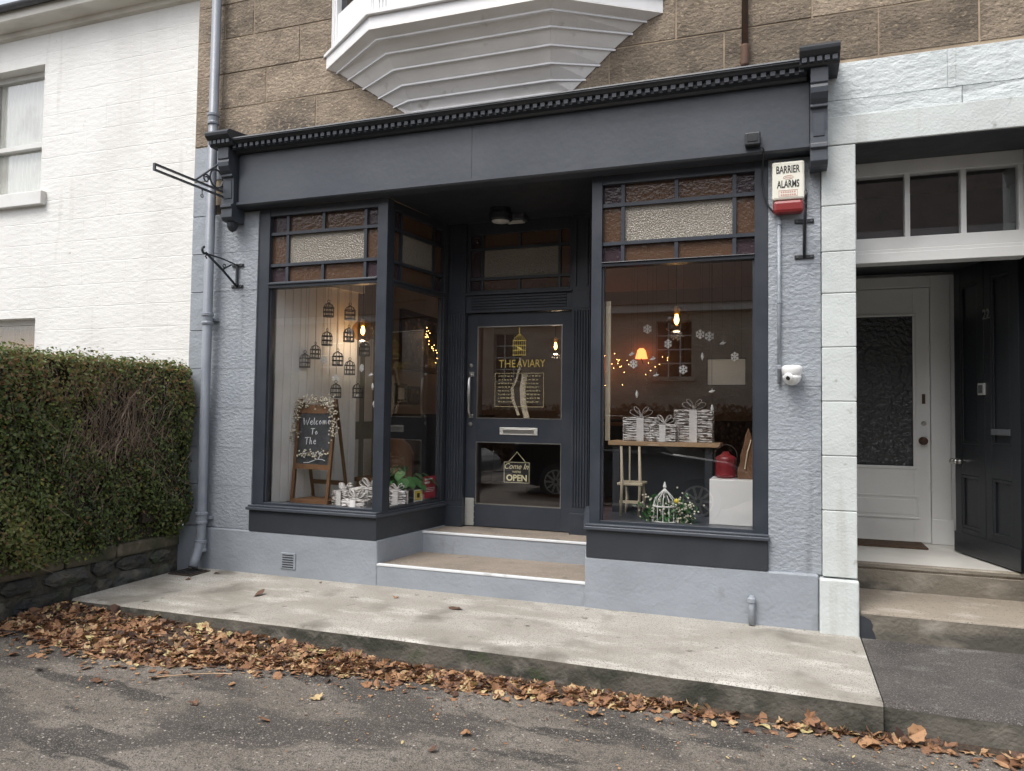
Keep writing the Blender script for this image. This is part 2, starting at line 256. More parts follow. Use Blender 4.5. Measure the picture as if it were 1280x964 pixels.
# ---------------------------------------------------------------- mesh helpers
class MB:
    def __init__(s): s.v = []; s.f = []; s.t = []; s.smooth = False
    def add(s, vs, fs, T=None, tint=None):
        n = len(s.v)
        s.v += [tuple(T @ Vector(p)) if T else tuple(p) for p in vs]
        s.f += [tuple(i+n for i in f) for f in fs]
        if tint is not None: s.t += [tint]*len(fs)
        return s
    def box(s, x0, x1, y0, y1, z0, z1, T=None):
        vs = [(x, y, z) for z in (z0, z1) for y in (y0, y1) for x in (x0, x1)]
        return s.add(vs, [(0, 2, 3, 1), (4, 5, 7, 6), (0, 1, 5, 4), (1, 3, 7, 5), (3, 2, 6, 7), (2, 0, 4, 6)], T)
    def prism(s, poly, z0, z1, T=None):           # poly in x,y (counter-clockwise), extruded in z
        n = len(poly); vs = [(x, y, z0) for x, y in poly]+[(x, y, z1) for x, y in poly]
        fs = [tuple(range(n))[::-1], tuple(range(n, 2*n))]+[(i, (i+1) % n, n+(i+1) % n, n+i) for i in range(n)]
        return s.add(vs, fs, T)
    def profile(s, prof, x0, x1, T=None):         # prof in (y,z), extruded along x
        n = len(prof); vs = [(x0, y, z) for y, z in prof]+[(x1, y, z) for y, z in prof]
        fs = [tuple(range(n)), tuple(range(n, 2*n))[::-1]]+[(i, n+i, n+(i+1) % n, (i+1) % n) for i in range(n)]
        return s.add(vs, fs, T)
    def tube(s, pts, r, n=8, T=None, cap=True):
        pts = [Vector(p) for p in pts]; rs = r if isinstance(r, (list, tuple)) else [r]*len(pts); vs = []; fs = []; k = len(pts)
        pu = None
        for i, p in enumerate(pts):
            d = (pts[min(i+1, k-1)]-pts[max(i-1, 0)]); d = d.normalized() if d.length > 1e-9 else Vector((0, 0, 1))
            if pu is None: pu = d.orthogonal().normalized()
            pu = (pu-d*pu.dot(d)); pu = pu.normalized() if pu.length > 1e-6 else d.orthogonal().normalized()
            w = d.cross(pu)
            for j in range(n):
                a = 2*math.pi*j/n; vs.append(p+(pu*math.cos(a)+w*math.sin(a))*rs[i])
        for i in range(k-1):
            for j in range(n): fs.append((i*n+j, i*n+(j+1) % n, (i+1)*n+(j+1) % n, (i+1)*n+j))
        if cap: fs += [tuple(range(n))[::-1], tuple(range((k-1)*n, k*n))]
        return s.add(vs, fs, T)
    def lathe(s, prof, n=16, T=None):             # prof (r,z) from bottom to top
        vs = []; fs = []; k = len(prof)
        for r, z in prof:
            for j in range(n): a = 2*math.pi*j/n; vs.append((r*math.cos(a), r*math.sin(a), z))
        for i in range(k-1):
            for j in range(n): fs.append((i*n+j, i*n+(j+1) % n, (i+1)*n+(j+1) % n, (i+1)*n+j))
        fs += [tuple(range(n))[::-1], tuple(range((k-1)*n, k*n))]
        return s.add(vs, fs, T)
    def build(s, name, mt, parent=None, bevel=0, smooth=False, kind=None):
        off = Vector((0, 0, 0)); q = parent
        while q: off += q.location; q = q.parent
        me = bpy.data.meshes.new(name)
        me.from_pydata([(x-off.x, y-off.y, z-off.z) for x, y, z in s.v], [], s.f); me.update()
        if s.t:
            a = me.attributes.new('tint', 'FLOAT', 'FACE'); a.data.foreach_set('value', s.t)
        if smooth: me.polygons.foreach_set('use_smooth', [True]*len(me.polygons))
        for x in (mt if isinstance(mt, (list, tuple)) else [mt]): me.materials.append(M[x] if isinstance(x, str) else x)
        ob = bpy.data.objects.new(name, me); COL.objects.link(ob); ob.parent = parent
        bmx = bmesh.new(); bmx.from_mesh(me)
        if len(bmx.faces) < 4000: bmesh.ops.recalc_face_normals(bmx, faces=bmx.faces)
        if bevel: bmesh.ops.bevel(bmx, geom=[e for e in bmx.edges if e.is_manifold and e.calc_face_angle(0) > .5], offset=bevel, segments=2, profile=.5, affect='EDGES', clamp_overlap=True)
        bmx.to_mesh(me); bmx.free()
        if kind: ob['kind'] = kind
        return ob
def tag(o, label=None, cat=None, group=None, kind=None):
    if label: o['label'] = label
    if cat: o['category'] = cat
    if group: o['group'] = group
    if kind: o['kind'] = kind
    return o
def thing(name, label, cat, loc=(0, 0, 0), group=None):
    o = bpy.data.objects.new(name, None); COL.objects.link(o); o.location = loc; o.empty_display_size = .1
    return tag(o, label, cat, group)
def copy_tree(o, parent=None):
    c = o.copy(); COL.objects.link(c)
    if parent: c.parent = parent
    for ch in list(o.children): copy_tree(ch, c)
    return c
def box(name, mt, parent, x0, x1, y0, y1, z0, z1, T=None, bevel=0): return MB().box(x0, x1, y0, y1, z0, z1, T).build(name, mt, parent, bevel)
def TR(x, y, z, rz=0, rx=0, ry=0): return Matrix.Translation((x, y, z)) @ Matrix.Rotation(rz, 4, 'Z') @ Matrix.Rotation(ry, 4, 'Y') @ Matrix.Rotation(rx, 4, 'X')
def text(name, body, mt, parent, T, width, height=None, shear=0, bold=0, depth=.0012):
    """flat lettering standing in local x,z; its left bottom corner at T, facing -y"""
    cu = bpy.data.curves.new('lettering', 'FONT'); cu.body = body; cu.size = 1; cu.shear = shear; cu.offset = bold; cu.extrude = .5; cu.resolution_u = 3
    ob = bpy.data.objects.new('lettering', cu); COL.objects.link(ob); bpy.context.view_layer.update()
    me = bpy.data.meshes.new_from_object(ob.evaluated_get(bpy.context.evaluated_depsgraph_get()))
    bpy.data.objects.remove(ob); bpy.data.curves.remove(cu)
    xs = [q.co.x for q in me.vertices]; ys = [q.co.y for q in me.vertices]
    sx = width/(max(xs)-min(xs)); sy = (height/(max(ys)-min(ys))) if height else sx
    vs = [((q.co.x-min(xs))*sx, -(q.co.z+.5)*depth, (q.co.y-min(ys))*sy) for q in me.vertices]
    mb = MB().add(vs, [tuple(p.vertices) for p in me.polygons], T); bpy.data.meshes.remove(me)
    return mb.build(name, mt, parent)

# ================================================================ THE GROUND
def sheet(name, mt, poly, z):
    o = MB().add([(x, y, z) for x, y in poly], [tuple(range(len(poly)))]).build(name, mt); tag(o, kind='structure'); return o
sheet('ground', 'soil', [(-150, -150), (150, -150), (150, 150), (-150, 150)], -.4)
def road_z(x, y):
    z = -.185
    if x < -2.2: z += .075*min(1, (-2.2-x)/2.5)          # the gutter rises towards the garden wall
    z += .012*math.sin(x*1.3+y*.7)*math.sin(y*1.9-x*.4)
    z += .02*min(1, max(0, (-1.3-y)/2.5))
    return z
xs = [-60, -30, -15, -9]+[-7+.2*i for i in range(56)]+[5, 8, 15, 30, 60]; ys = [-60, -40, -25, -16, -11, -8]+[-6.5+.2*i for i in range(29)]
mb = MB(); mb.v = [(x, y, road_z(x, y)) for y in ys for x in xs]
nx = len(xs); mb.f = [(j*nx+i, j*nx+i+1, (j+1)*nx+i+1, (j+1)*nx+i) for j in range(len(ys)-1) for i in range(nx-1)]
tag(mb.build('road', 'asphalt', smooth=True), kind='structure')
# raised concrete apron in front of the shop
KY = -1.17
ap = MB(); N = 26; top = []; 
for i in range(N+1):
    t = i/N; x = -4.97+t*(.485+4.97); yf = KY-.045*abs(2*t-1)**1.5+rnd.uniform(-.006, .006)
    top += [(x, .02, .004), (x, yf+.015, -.012), (x, yf, -.026), (x, yf+.004, -.34)]
ap.v = top
for i in range(N):
    a = i*4; b = a+4
    ap.f += [(a, a+1, b+1, b), (a+1, a+2, b+2, b+1), (a+2, a+3, b+3, b+2)]
ap.f += [(0, 3, 2, 1), (N*4, N*4+1, N*4+2, N*4+3)]
apron = ap.build('pavement', ['concrete', 'kerbface']); tag(apron, kind='structure')
for p in apron.data.polygons:
    if abs(p.normal.z) < .5: p.material_index = 1
# darker asphalt footpath further right
fp = MB(); top = []; N = 20
for i in range(N+1):
    x = .497+i*.32; yf = -1.15-.05*i/N+rnd.uniform(-.012, .012)
    top += [(x, .3, -.004), (x, yf+.03, -.03), (x, yf, -.05), (x, yf-.012, -.34)]
fp.v = top
for i in range(N):
    a = i*4; b = a+4; fp.f += [(a, a+1, b+1, b), (a+1, a+2, b+2, b+1), (a+2, a+3, b+3, b+2)]
fp.f += [(0, 3, 2, 1)]
fpo = fp.build('footpath', ['path', 'kerbface']); tag(fpo, kind='structure')
for p in fpo.data.polygons:
    if abs(p.normal.z) < .5: p.material_index = 1
sheet('garden', 'soil', [(-16, -3.4), (-5.2, -3.4), (-5.2, 2.6), (-16, 2.6)], .1)

# ================================================================ THE SHOP BUILDING
shop = thing('shop_building', 'sandstone building with a dark slate painted shopfront and grey blue piers', 'building', (-2.4, 2, 0))
# shell: gable, party wall, back, upper wall behind the ashlar, roof
sh = MB(); sh.box(-5.09, -4.8, .30, 6.2, -.3, 8); sh.box(-4.8, .28, 5.9, 6.2, -.3, 8); sh.box(-.02, .24, .32, 5.9, -.3, 8)
sh.build('side_wall', 'mortar', shop)
up_w = box('upper_wall', 'mortar', shop, -5.088, .28, .0015, .30, 3.275, 8)
MB().profile([(-.2, 8), (-.2, 8.12), (3.1, 10.6), (6.4, 8.12), (6.4, 8)], -5.2, .278).build('roof', 'slateroof', shop)
neigh = thing('neighbour_house', 'neighbouring stone house with pale painted doorway surround and dark open storm door', 'house', (1.6, 2, 0))
nup = box('upper_wall', 'mortar', neigh, .284, 4.2, .0015, .30, 3.80, 8)
MB().box(4.2, 4.5, .0, 6.2, -.3, 8).box(.28, 4.2, 5.9, 6.2, -.3, 8).build('side_wall', 'mortar', neigh)
MB().profile([(-.2, 8), (-.2, 8.12), (3.1, 10.6), (6.4, 8.12), (6.4, 8)], .282, 4.6).build('roof', 'slateroof', neigh)
# ashlar: every stone its own piece
courses = {3.825: [-5.088, -4.84, -3.78, -2.9, -1.9, -1.2, -.371, .622, 1.204, 2.1, 3.0, 4.2],
           4.15: [-5.088, -4.78, -4.309, -3.4, -2.5, -1.6, -.708, .211, 1.05, 1.9, 2.8, 3.6, 4.2],
           4.475: [-5.088, -4.86, -3.962, -3.0, -2.1, -1.2, -.45, .45, 1.3, 2.2, 3.1, 4.2],
           4.80: [-5.088, -4.78, -4.461, -3.6, -2.7, -1.9, -1.0, -.15, .75, 1.6, 2.5, 3.3, 4.2],
           3.50: [-5.088, -4.84, -4.30, -3.5, -2.6, -1.7, -.9, .05, .28]}
z = 5.125; k = 0
while z < 7.9:
    k += 1; courses[round(z, 3)] = [-5.088]+[-5.088+.45*(k % 2)+.9*i for i in range(1, 10) if -5.088+.45*(k % 2)+.9*i < 3.8]+[4.2]; z += .325
def stone(parent, name, mt, x0, x1, y0, y1, z0, z1, amp=.006, c=.008):
    """one dressed block: chamfered front, slightly uneven face"""
    mb = MB(); j = lambda: rnd.uniform(-amp, amp)
    nx_ = max(2, int((x1-x0)/.25)+1); nz_ = 3
    g = []
    for iz in range(nz_):
        for ix in range(nx_):
            x = x0+c+(x1-x0-2*c)*ix/(nx_-1); zz = z0+c+(z1-z0-2*c)*iz/(nz_-1)
            g.append((x, y0+j(), zz))
    fr = [(j_*nx_+i, j_*nx_+i+1, (j_+1)*nx_+i+1, (j_+1)*nx_+i) for j_ in range(nz_-1) for i in range(nx_-1)]
    mb.v = g; mb.f = fr; n = len(g)
    mb.v += [(x0, y0+c, z0), (x1, y0+c, z0), (x1, y0+c, z1), (x0, y0+c, z1), (x0, y1, z0), (x1, y1, z0), (x1, y1, z1), (x0, y1, z1)]
    b = [i for i in range(nx_)]; t = [(nz_-1)*nx_+i for i in range(nx_)]; l = [i*nx_ for i in range(nz_)]; r = [i*nx_+nx_-1 for i in range(nz_)]
    mb.f += [tuple([n, n+1]+b[::-1]), tuple([n+3]+t+[n+2])[::-1], tuple([n+3, n]+l), tuple([n+1, n+2]+r[::-1])]
    mb.f += [(n, n+4, n+5, n+1), (n+1, n+5, n+6, n+2), (n+2, n+6, n+7, n+3), (n+3, n+7, n+4, n)]
    return mb.build(name, mt, parent)
for z0, js in sorted(courses.items()):
    for a, b in zip(js, js[1:]):
        mid = (a+b)/2; par = up_w if mid < .28 else nup
        bb = b
        stone(par, 'stone_block', 'bluesmooth' if (z0 < 3.6 and mid < -4.4) else 'sandstone', a+.005, bb-.005, -.004+rnd.uniform(-.002, .002), .04, z0+.005, z0+.325-.005, .002, .003)
# ---- left and right piers in painted, rough-dressed blocks; smooth quoins at the corner
pierL = box('left_pier', 'bluesmooth', shop, -5.086, -4.352, .02, .30, .30, 3.19)
zq = [.37, .74, 1.08, 1.43, 1.78, 2.13, 2.48, 2.83, 3.18, 3.50]
for a, b in zip(zq, zq[1:]):
    w = .25 if (zq.index(a) % 2) else .235
    stone(pierL, 'quoin', 'bluesmooth', -5.088, -5.088+w, -.003, .04, a+.002, b-.002, .0012, .004)
    if a < 3.1: stone(pierL, 'rough_block', 'bluewall', -5.088+w+.003, -4.352, 0, .04, a+.0004, b-.0004, .003, .0015)
pierR = box('right_pier', 'bluesmooth', shop, -.074, .262, .02, .30, .30, 3.19)
zp = [.37, .80, 1.19, 1.62, 2.02, 2.45, 2.83, 3.19]
for a, b in zip(zp, zp[1:]):
    stone(pierR, 'rough_block', 'bluewall', -.073, .262, 0, .04, a+.0004, b-.0004, .004, .0015)
# ---- plinths (return into the entrance recess) and steps
def bevelprism(name, poly, z0, z1, mt, parent, bev=.012): return MB().prism(poly, z0, z1).build(name, mt, parent, bevel=bev)
plL = bevelprism('plinth', [(-5.135, -.025), (-3.078, -.025), (-2.925, 1.06), (-2.925, 1.4), (-5.135, 1.4)], -.05, .366, 'bluesmooth', shop)
plR = bevelprism('plinth', [(-1.345, -.025), (.243, -.025), (.243, 1.4), (-1.60, 1.4), (-1.60, 1.06)], -.05, .370, 'bluesmooth', shop)
st1 = bevelprism('step', [(-3.10, -.016), (-1.33, -.016), (-1.33, .66), (-3.10, .66)], -.05, .172, 'bluesmooth', shop, .004)
st2 = bevelprism('step', [(-3.02, .62), (-1.45, .62), (-1.45, 1.45), (-3.02, 1.45)], -.05, .352, 'bluesmooth', shop, .004)
box('tread', 'tread', st1, -3.095, -1.34, .012, .64, .165, .1785); box('nosing', 'nosing', st1, -3.095, -1.34, -.021, .0115, .163, .182, bevel=.004)
box('tread', 'tread', st2, -3.0, -1.46, .645, 1.45, .345, .3585); box('nosing', 'nosing', st2, -3.0, -1.46, .613, .644, .343, .362, bevel=.004)
# ventilation grille in the plinth
vg = box('vent_grille', 'bluesmooth', plL, -4.005, -3.855, -.034, -.02, .068, .205, bevel=.004)
for i in range(6): box('slot', 'ironblack', vg, -3.985, -3.875, -.0365, -.033, .082+i*.02, .090+i*.02)
# ---- stall risers and sills
rsL = [(-4.347, -.03), (-3.088, -.03), (-2.945, 1.0), (-2.945, 1.06), (-4.30, 1.06), (-4.30, .3), (-4.347, .3)]
rsR = [(-1.335, -.03), (-.076, -.03), (-.076, .3), (-.085, .3), (-.085, 1.06), (-1.585, 1.06), (-1.585, 1.0)]
def off(poly, d, ids): return [(x+(d if x > -2 else -d)*0+ids.get(i, (0, 0))[0], y+ids.get(i, (0, 0))[1]) for i, (x, y) in enumerate(poly)]
sL = MB().prism(rsL, .367, .548).build('stall_riser', 'slatedark', shop)
sR = MB().prism(rsR, .371, .572).build('stall_riser', 'slatedark', shop)
MB().prism([(-4.37, -.055), (-3.075, -.055), (-2.92, 1.0), (-2.945, 1.06), (-4.30, 1.06), (-4.30, .02), (-4.37, .02)], .549, .575).build('sill', 'slate', sL, bevel=.006)
MB().prism([(-4.355, -.04), (-3.083, -.04), (-2.932, 1.0), (-2.945, 1.06), (-4.30, 1.06), (-4.30, .02), (-4.355, .02)], .576, .592).build('sill', 'slate', sL, bevel=.004)
MB().prism([(-1.35, -.055), (-.062, -.055), (-.062, -.004), (-.085, .02), (-.085, 1.06), (-1.585, 1.06), (-1.61, 1.0)], .573, .598).build('sill', 'slate', sR, bevel=.006)
MB().prism([(-1.343, -.04), (-.070, -.04), (-.070, -.004), (-.085, .02), (-.085, 1.06), (-1.585, 1.06), (-1.60, 1.0)], .599, .614).build('sill', 'slate', sR, bevel=.004)
# ---- shop windows: frame, glazing bars, panes
def shop_window(T, w, jl, jr, zb, zt0, zt1, zh, ztop, bars, hz, fmt='slateshaded', depth=.1, lower=True):
    """local x along the front, y into the shop; jl/jr jamb widths; zt0..zt1 transom; bars (two side bars, centre)"""
    f = MB()
    f.box(0, jl, 0, depth, zb, ztop, T); f.box(w-jr, w, 0, depth, zb, ztop, T)
    f.box(jl, w-jr, .004, depth, zh, ztop, T)
    f.box(jl, w-jr, .004, depth-.01, zt0, zt1, T); f.box(jl, w-jr, -.012, .02, zt0+.028, zt1-.008, T)
    if lower: f.box(jl, w-jr, .004, depth, zb, zb+.02, T)
    # inner stop beads
    f.box(jl-.001, jl+.014, .022, .06, zb+.021, zt0-.001, T); f.box(w-jr-.014, w-jr+.001, .022, .06, zb+.021, zt0-.001, T)
    win = f.build('shop_window', fmt, shop, bevel=.004)
    x0, x1 = jl, w-jr; ba, bb, bc = bars; h1, h2 = hz; q = .013
    for bx_ in (ba, bb): box('glazing_bar', fmt, win, bx_-q, bx_+q, .022, .062, zt1, zh, T)
    for h in hz: box('glazing_bar', fmt, win, x0, x1, .017, .066, h-q, h+q, T)
    if bc:
        box('glazing_bar', fmt, win, bc-q, bc+q, .0225, .0615, h2+q, zh, T); box('glazing_bar', fmt, win, bc-q, bc+q, .0225, .0615, zt1, h1-q, T)
    rows = [(zt1, h1-q), (h1+q, h2-q), (h2+q, zh)]
    for ri, (a, b) in enumerate(rows):
        cols = [(x0, ba-q, 'mauve' if ri != 1 else 'amber'), (bb+q, x1, 'mauve' if ri != 1 else 'amber')]
        if ri == 1 or not bc: cols.append((ba+q, bb-q, 'hammered' if ri == 1 else 'amber'))
        else: cols += [(ba+q, bc-q, 'amber'), (bc+q, bb-q, 'amber')]
        for c0, c1, mt in cols: box('pane', mt, win, c0, c1, .045, .050, a, b, T)
    if lower: box('pane', 'clear', win, x0, x1, .045, .051, zb+.02, zt0, T)
    return win
X0 = -4.352
winL = shop_window(TR(X0, .012, 0), 1.292, .115, .095, .593, 2.487, 2.540, 3.125, 3.2, (-4.065-X0, -3.283-X0, -3.70-X0), (2.691, 2.97))
X0 = -1.325
winR = shop_window(TR(X0, .012, 0), 1.25, .078, .088, .615, 2.515, 2.548, 3.13, 3.2, (-1.095-X0, -.30-X0, -.704-X0), (2.687, 2.975))
aL = math.atan2(.90, .127); wl = math.hypot(.90, .127)
sideL = shop_window(TR(-3.075, .075, 0, aL) @ Matrix.Translation((.04, 0, 0)), wl-.04, .03, .06, .594, 2.487, 2.540, 3.125, 3.199, (.16, wl-.24, None), (2.691, 2.97), 'slatedark', .07)
tag(sideL, 'narrow return window along the left side of the entrance recess')
aR = math.atan2(-.90, .24); wr = math.hypot(.90, .24)
sideR = shop_window(TR(-1.555, .98, 0, aR), wr-.05, .06, .03, .616, 2.515, 2.548, 3.13, 3.199, (.20, wr-.21, None), (2.687, 2.975), 'slatedark', .07)
# ---- recess ceiling, door surround, transom light, door
MB().prism([(-3.058, .0125), (-1.327, .0125), (-1.327, .13), (-1.60, 1.3), (-2.93, 1.3), (-3.058, .13)], 3.2, 3.268).build('recess_ceiling', 'slatedark', shop)
def pilaster(x0, x1, y, mirror=False):
    p = MB(); p.box(x0, x1, y, 1.2, .545, 3.204); p.box(x0-.004, x1+.004, y-.018, 1.2, .359, .5449)
    n = 6; w = (x1-x0)
    for i in range(n):
        xx = x0+w*(.12+.76*i/(n-1)); p.prism([(xx-.011, y), (xx-.005, y-.011), (xx+.005, y-.011), (xx+.011, y)], .60, 2.34)
    p.box(x0+.01, x1-.01, y-.006, y, 2.36, 2.52); p.box(x0+.02, x0+.04, y-.012, y, 2.56, 3.15); p.box(x1-.04, x1-.02, y-.012, y, 2.56, 3.15)
    p.build('door_pilaster', 'slateshaded', shop, bevel=.002)
pilaster(-2.962, -2.779, 1.0); pilaster(-1.741, -1.575, 1.0)
dl = MB(); dl.box(-2.779, -1.741, 1.02, 1.18, 2.352, 2.53)
for i in range(5): dl.box(-2.72, -1.80, 1.008, 1.0205, 2.385+i*.026, 2.400+i*.026)
dl.box(-2.779, -1.741, .99, 1.0195, 2.515, 2.533)
dl.build('door_lintel', 'slateshaded', shop, bevel=.002)
tf = MB(); x0, x1, z0, z1 = -2.779, -1.741, 2.533, 3.204
tf.box(x0, x0+.035, 1.03, 1.12, z0, z1); tf.box(x1-.035, x1, 1.03, 1.12, z0, z1); tf.box(x0+.035, x1-.035, 1.03, 1.12, z0, z0+.03); tf.box(x0+.035, x1-.035, 1.03, 1.12, 3.09, z1)
trans = tf.build('transom_window', 'slatedark', shop, bevel=.003)
ba, bb, bc, h1, h2, q = -2.627, -1.875, -2.26, 2.672, 2.955, .012
for b_ in (ba, bb): box('glazing_bar', 'slatedark', trans, b_-q, b_+q, 1.045, 1.085, z0+.03, 3.09)
for h in (h1, h2): box('glazing_bar', 'slatedark', trans, x0+.035, x1-.035, 1.041, 1.089, h-q, h+q)
box('glazing_bar', 'slatedark', trans, bc-q, bc+q, 1.046, 1.084, z0+.03, h1-q); box('glazing_bar', 'slatedark', trans, bc-q, bc+q, 1.046, 1.084, h2+q, 3.09)
for ri, (a, b) in enumerate([(z0+.03, h1-q), (h1+q, h2-q), (h2+q, 3.09)]):
    cols = [(x0+.035, ba-q, 'mauve'), (bb+q, x1-.035, 'amber')]
    cols += [(ba+q, bb-q, 'hammered')] if ri == 1 else [(ba+q, bc-q, 'amber'), (bc+q, bb-q, 'amber')]
    for c0, c1, mt in cols: box('pane', mt, trans, c0, c1, 1.062, 1.067, a, b)
DX0, DX1, DZ0, DZ1 = -2.776, -1.744, .366, 2.348
GX0, GX1 = -2.672, -1.845
d = MB(); d.box(DX0, GX0, 1.06, 1.11, DZ0, DZ1); d.box(GX1, DX1, 1.06, 1.11, DZ0, DZ1)
for a, b in ((DZ0, .570), (1.148, 1.366), (2.226, DZ1)): d.box(GX0, GX1, 1.061, 1.109, a, b)
door = d.build('shop_door', 'slateshaded', shop, bevel=.002)
for a, b in ((.570, 1.148), (1.366, 2.226)):
    box('pane', 'clear', door, GX0, GX1, 1.082, 1.088, a, b)
    t_ = MB(); e = .007; t_.box(GX0, GX0+e, 1.0585, 1.081, a, b); t_.box(GX1-e, GX1, 1.0585, 1.081, a, b); t_.box(GX0+e, GX1-e, 1.0585, 1.081, a, a+e); t_.box(GX0+e, GX1-e, 1.0585, 1.081, b-e, b)
    t_.build('glazing_bead', 'chrome', door)
# letter plate, pull handle, locks, kick plate
lp = box('letter_plate', 'alu', door, -2.436, -2.068, 1.050, 1.0595, 1.218, 1.286, bevel=.003)
box('letter_flap', 'chrome', lp, -2.40, -2.104, 1.0465, 1.0497, 1.233, 1.271, bevel=.001)
hd = MB().tube([(-2.727, 1.058, 1.775), (-2.727, 1.02, 1.765), (-2.727, 1.0, 1.72), (-2.727, .995, 1.58), (-2.727, 1.0, 1.44), (-2.727, 1.02, 1.40), (-2.727, 1.058, 1.39)], [.011, .012, .013, .015, .013, .012, .011], 10).build('pull_handle', 'chrome', door, smooth=True)
box('handle_plate', 'chrome', hd, -2.752, -2.700, 1.052, 1.0595, 1.755, 1.80, bevel=.002); box('handle_plate', 'chrome', hd, -2.748, -2.704, 1.052, 1.0595, 1.368, 1.405, bevel=.002)
for z in (1.862, 1.312): MB().lathe([(.019, 0), (.019, .006), (.015, .01), (.006, .011)], 14, TR(-2.732, 1.0595, z, 0, R(90))).build('lock', 'chrome', door, smooth=False)
kp = box('kick_plate', 'alu', door, -2.774, -2.685, 1.0565, 1.0595, .370, .622, bevel=.001)
for i in range(9):
    for j in range(3):
        MB().box(-.014, .014, -.0015, .0, -.003, .003, TR(-2.762+.033*j+(.0 if i % 2 else .008), 1.0563, .388+i*.026, 0, 0, R(45 if (i+j) % 2 else -45))).build('tread_pattern', 'chrome', kp)
# gold print on the upper glass
GY = 1.0805
tx = text('lettering', 'THE', 'gold', door, TR(-2.462, GY, 1.842), .165, .07); tx = text('lettering', 'AVIARY', 'gold', door, TR(-2.285, GY, 1.842), .275, .07)
cg = MB(); cx = -2.262
for i in range(7):
    xx = cx-.06+.02*i; cg.box(xx-.0022, xx+.0022, GY-.001, GY, 1.955, 2.09)
for zz in (1.955, 2.0, 2.045, 2.09): cg.box(cx-.066, cx+.066, GY-.0015, GY-.0002, zz-.004, zz+.004)
for i in range(7): cg.tube([(cx-.06+.02*i, GY, 2.09), (cx-.035+.0117*i, GY, 2.125), (cx, GY, 2.155)], .0022, 4)
cg.box(cx-.004, cx+.004, GY-.001, GY, 2.15, 2.215); cg.box(cx-.02, cx+.022, GY-.002, GY-.0003, 2.005, 2.03)
cg.tube([(cx-.03, GY, 2.036), (cx+.0, GY, 2.016), (cx+.035, GY, 2.0)], [.004, .011, .003], 5)
cg.build('birdcage_print', 'gold', door)
op = MB(); a0, a1, b0, b1 = -2.50, -2.02, 1.475, 1.79
for bx_ in ((a0, a1, b1-.006, b1), (a0, a1, b0, b0+.006), (a0, a0+.006, b0+.006, b1-.006), (a1-.006, a1, b0+.006, b1-.006)): op.box(bx_[0], bx_[1], GY-.001, GY, bx_[2], bx_[3])
r_ = random.Random(3)
for i in range(8):                                   # rows of worn, unreadable small print
    zz = 1.755-.034*i
    for (s0, s1) in ((a0+.035, a0+.19), (a1-.19, a1-.035)):
        x = s0
        while x < s1-.012:
            w_ = r_.uniform(.008, .03); op.box(x, min(x+w_, s1), GY-.001, GY, zz, zz+r_.uniform(.009, .015)); x += w_+r_.uniform(.006, .012)
op.build('opening_hours_print', 'goldfade', door)
# ---- fascia, mouldings, cornice, dentils, consoles
fas = MB(); fas.box(-4.50, .192, -.10, .0, 3.215, 3.70)
fas = fas.build('fascia', 'slate', shop)
box('fascia_board', 'slate', fas, -4.472, -2.2565, -.122, -.1005, 3.236, 3.655, bevel=.0015); box('fascia_board', 'slate', fas, -2.2553, .189, -.1215, -.1005, 3.236, 3.655, bevel=.0015)
MB().profile([(-.10, 3.236), (-.128, 3.236), (-.128, 3.214), (-.120, 3.206), (-.110, 3.200), (.012, 3.2), (.012, 3.213), (-.10, 3.214)], -4.50, .192).build('fascia_moulding', 'slate', fas)
cor = MB().profile([(-.004, 3.860), (-.255, 3.752), (-.268, 3.752), (-.270, 3.735), (-.25, 3.728), (-.235, 3.716), (-.205, 3.712), (-.205, 3.678), (-.165, 3.672), (-.145, 3.658), (-.1, 3.656), (-.004, 3.656)], -4.50, .17).build('cornice', 'slatedark', shop)
MB().profile([(-.006, 3.872), (-.268, 3.758), (-.276, 3.745), (-.272, 3.755), (-.006, 3.866)], -4.5, .17).build('lead_flashing', 'irongrey', cor)
dn = MB(); x = -4.46
while x < .13: dn.box(x, x+.032, -.232, -.204, 3.682, 3.711); x += .0595
dn.build('dentils', 'slate', cor, kind='stuff')
def console(cx, w):
    prof = [(-.1, 3.70), (-.235, 3.70), (-.235, 3.60), (-.225, 3.592), (-.232, 3.57), (-.228, 3.535), (-.205, 3.50), (-.178, 3.478), (-.185, 3.47), (-.185, 3.455), (-.160, 3.45), (-.155, 3.30), (-.158, 3.222), (-.185, 3.212), (-.188, 3.185), (-.170, 3.175), (-.172, 3.10), (-.150, 3.075), (-.120, 3.068), (-.006, 3.068), (-.006, 3.70)]
    c = MB().profile(prof, cx-w/2, cx+w/2).build('console', 'slate', shop, bevel=.004)
    cap = MB().profile([(-.006, 3.70), (-.25, 3.70), (-.265, 3.712), (-.27, 3.74), (-.30, 3.752), (-.325, 3.775), (-.33, 3.80), (-.30, 3.825), (-.006, 3.86)], cx-.122, cx+.122).build('console_cap', 'slatedark', c, bevel=.003)
    dd = MB()
    for i in range(5): dd.box(cx-.108+.046*i, cx-.078+.046*i, -.292, -.268, 3.715, 3.745)
    dd.build('dentils', 'slate', cap, kind='stuff')
    MB().profile([(-.1541, 3.43), (-.1641, 3.42), (-.1621, 3.27), (-.1541, 3.26)], cx-w/2+.02, cx+w/2-.02).build('raised_panel', 'slate', c)
    return c
console(.246, .108); cl_ = console(-4.56, .115)
MB().lathe([(.004, 2.985), (.03, 3.0), (.045, 3.03), (.05, 3.067)], 10, TR(-4.56, -.09, 0)).build('drop_finial', 'slatedark', cl_)

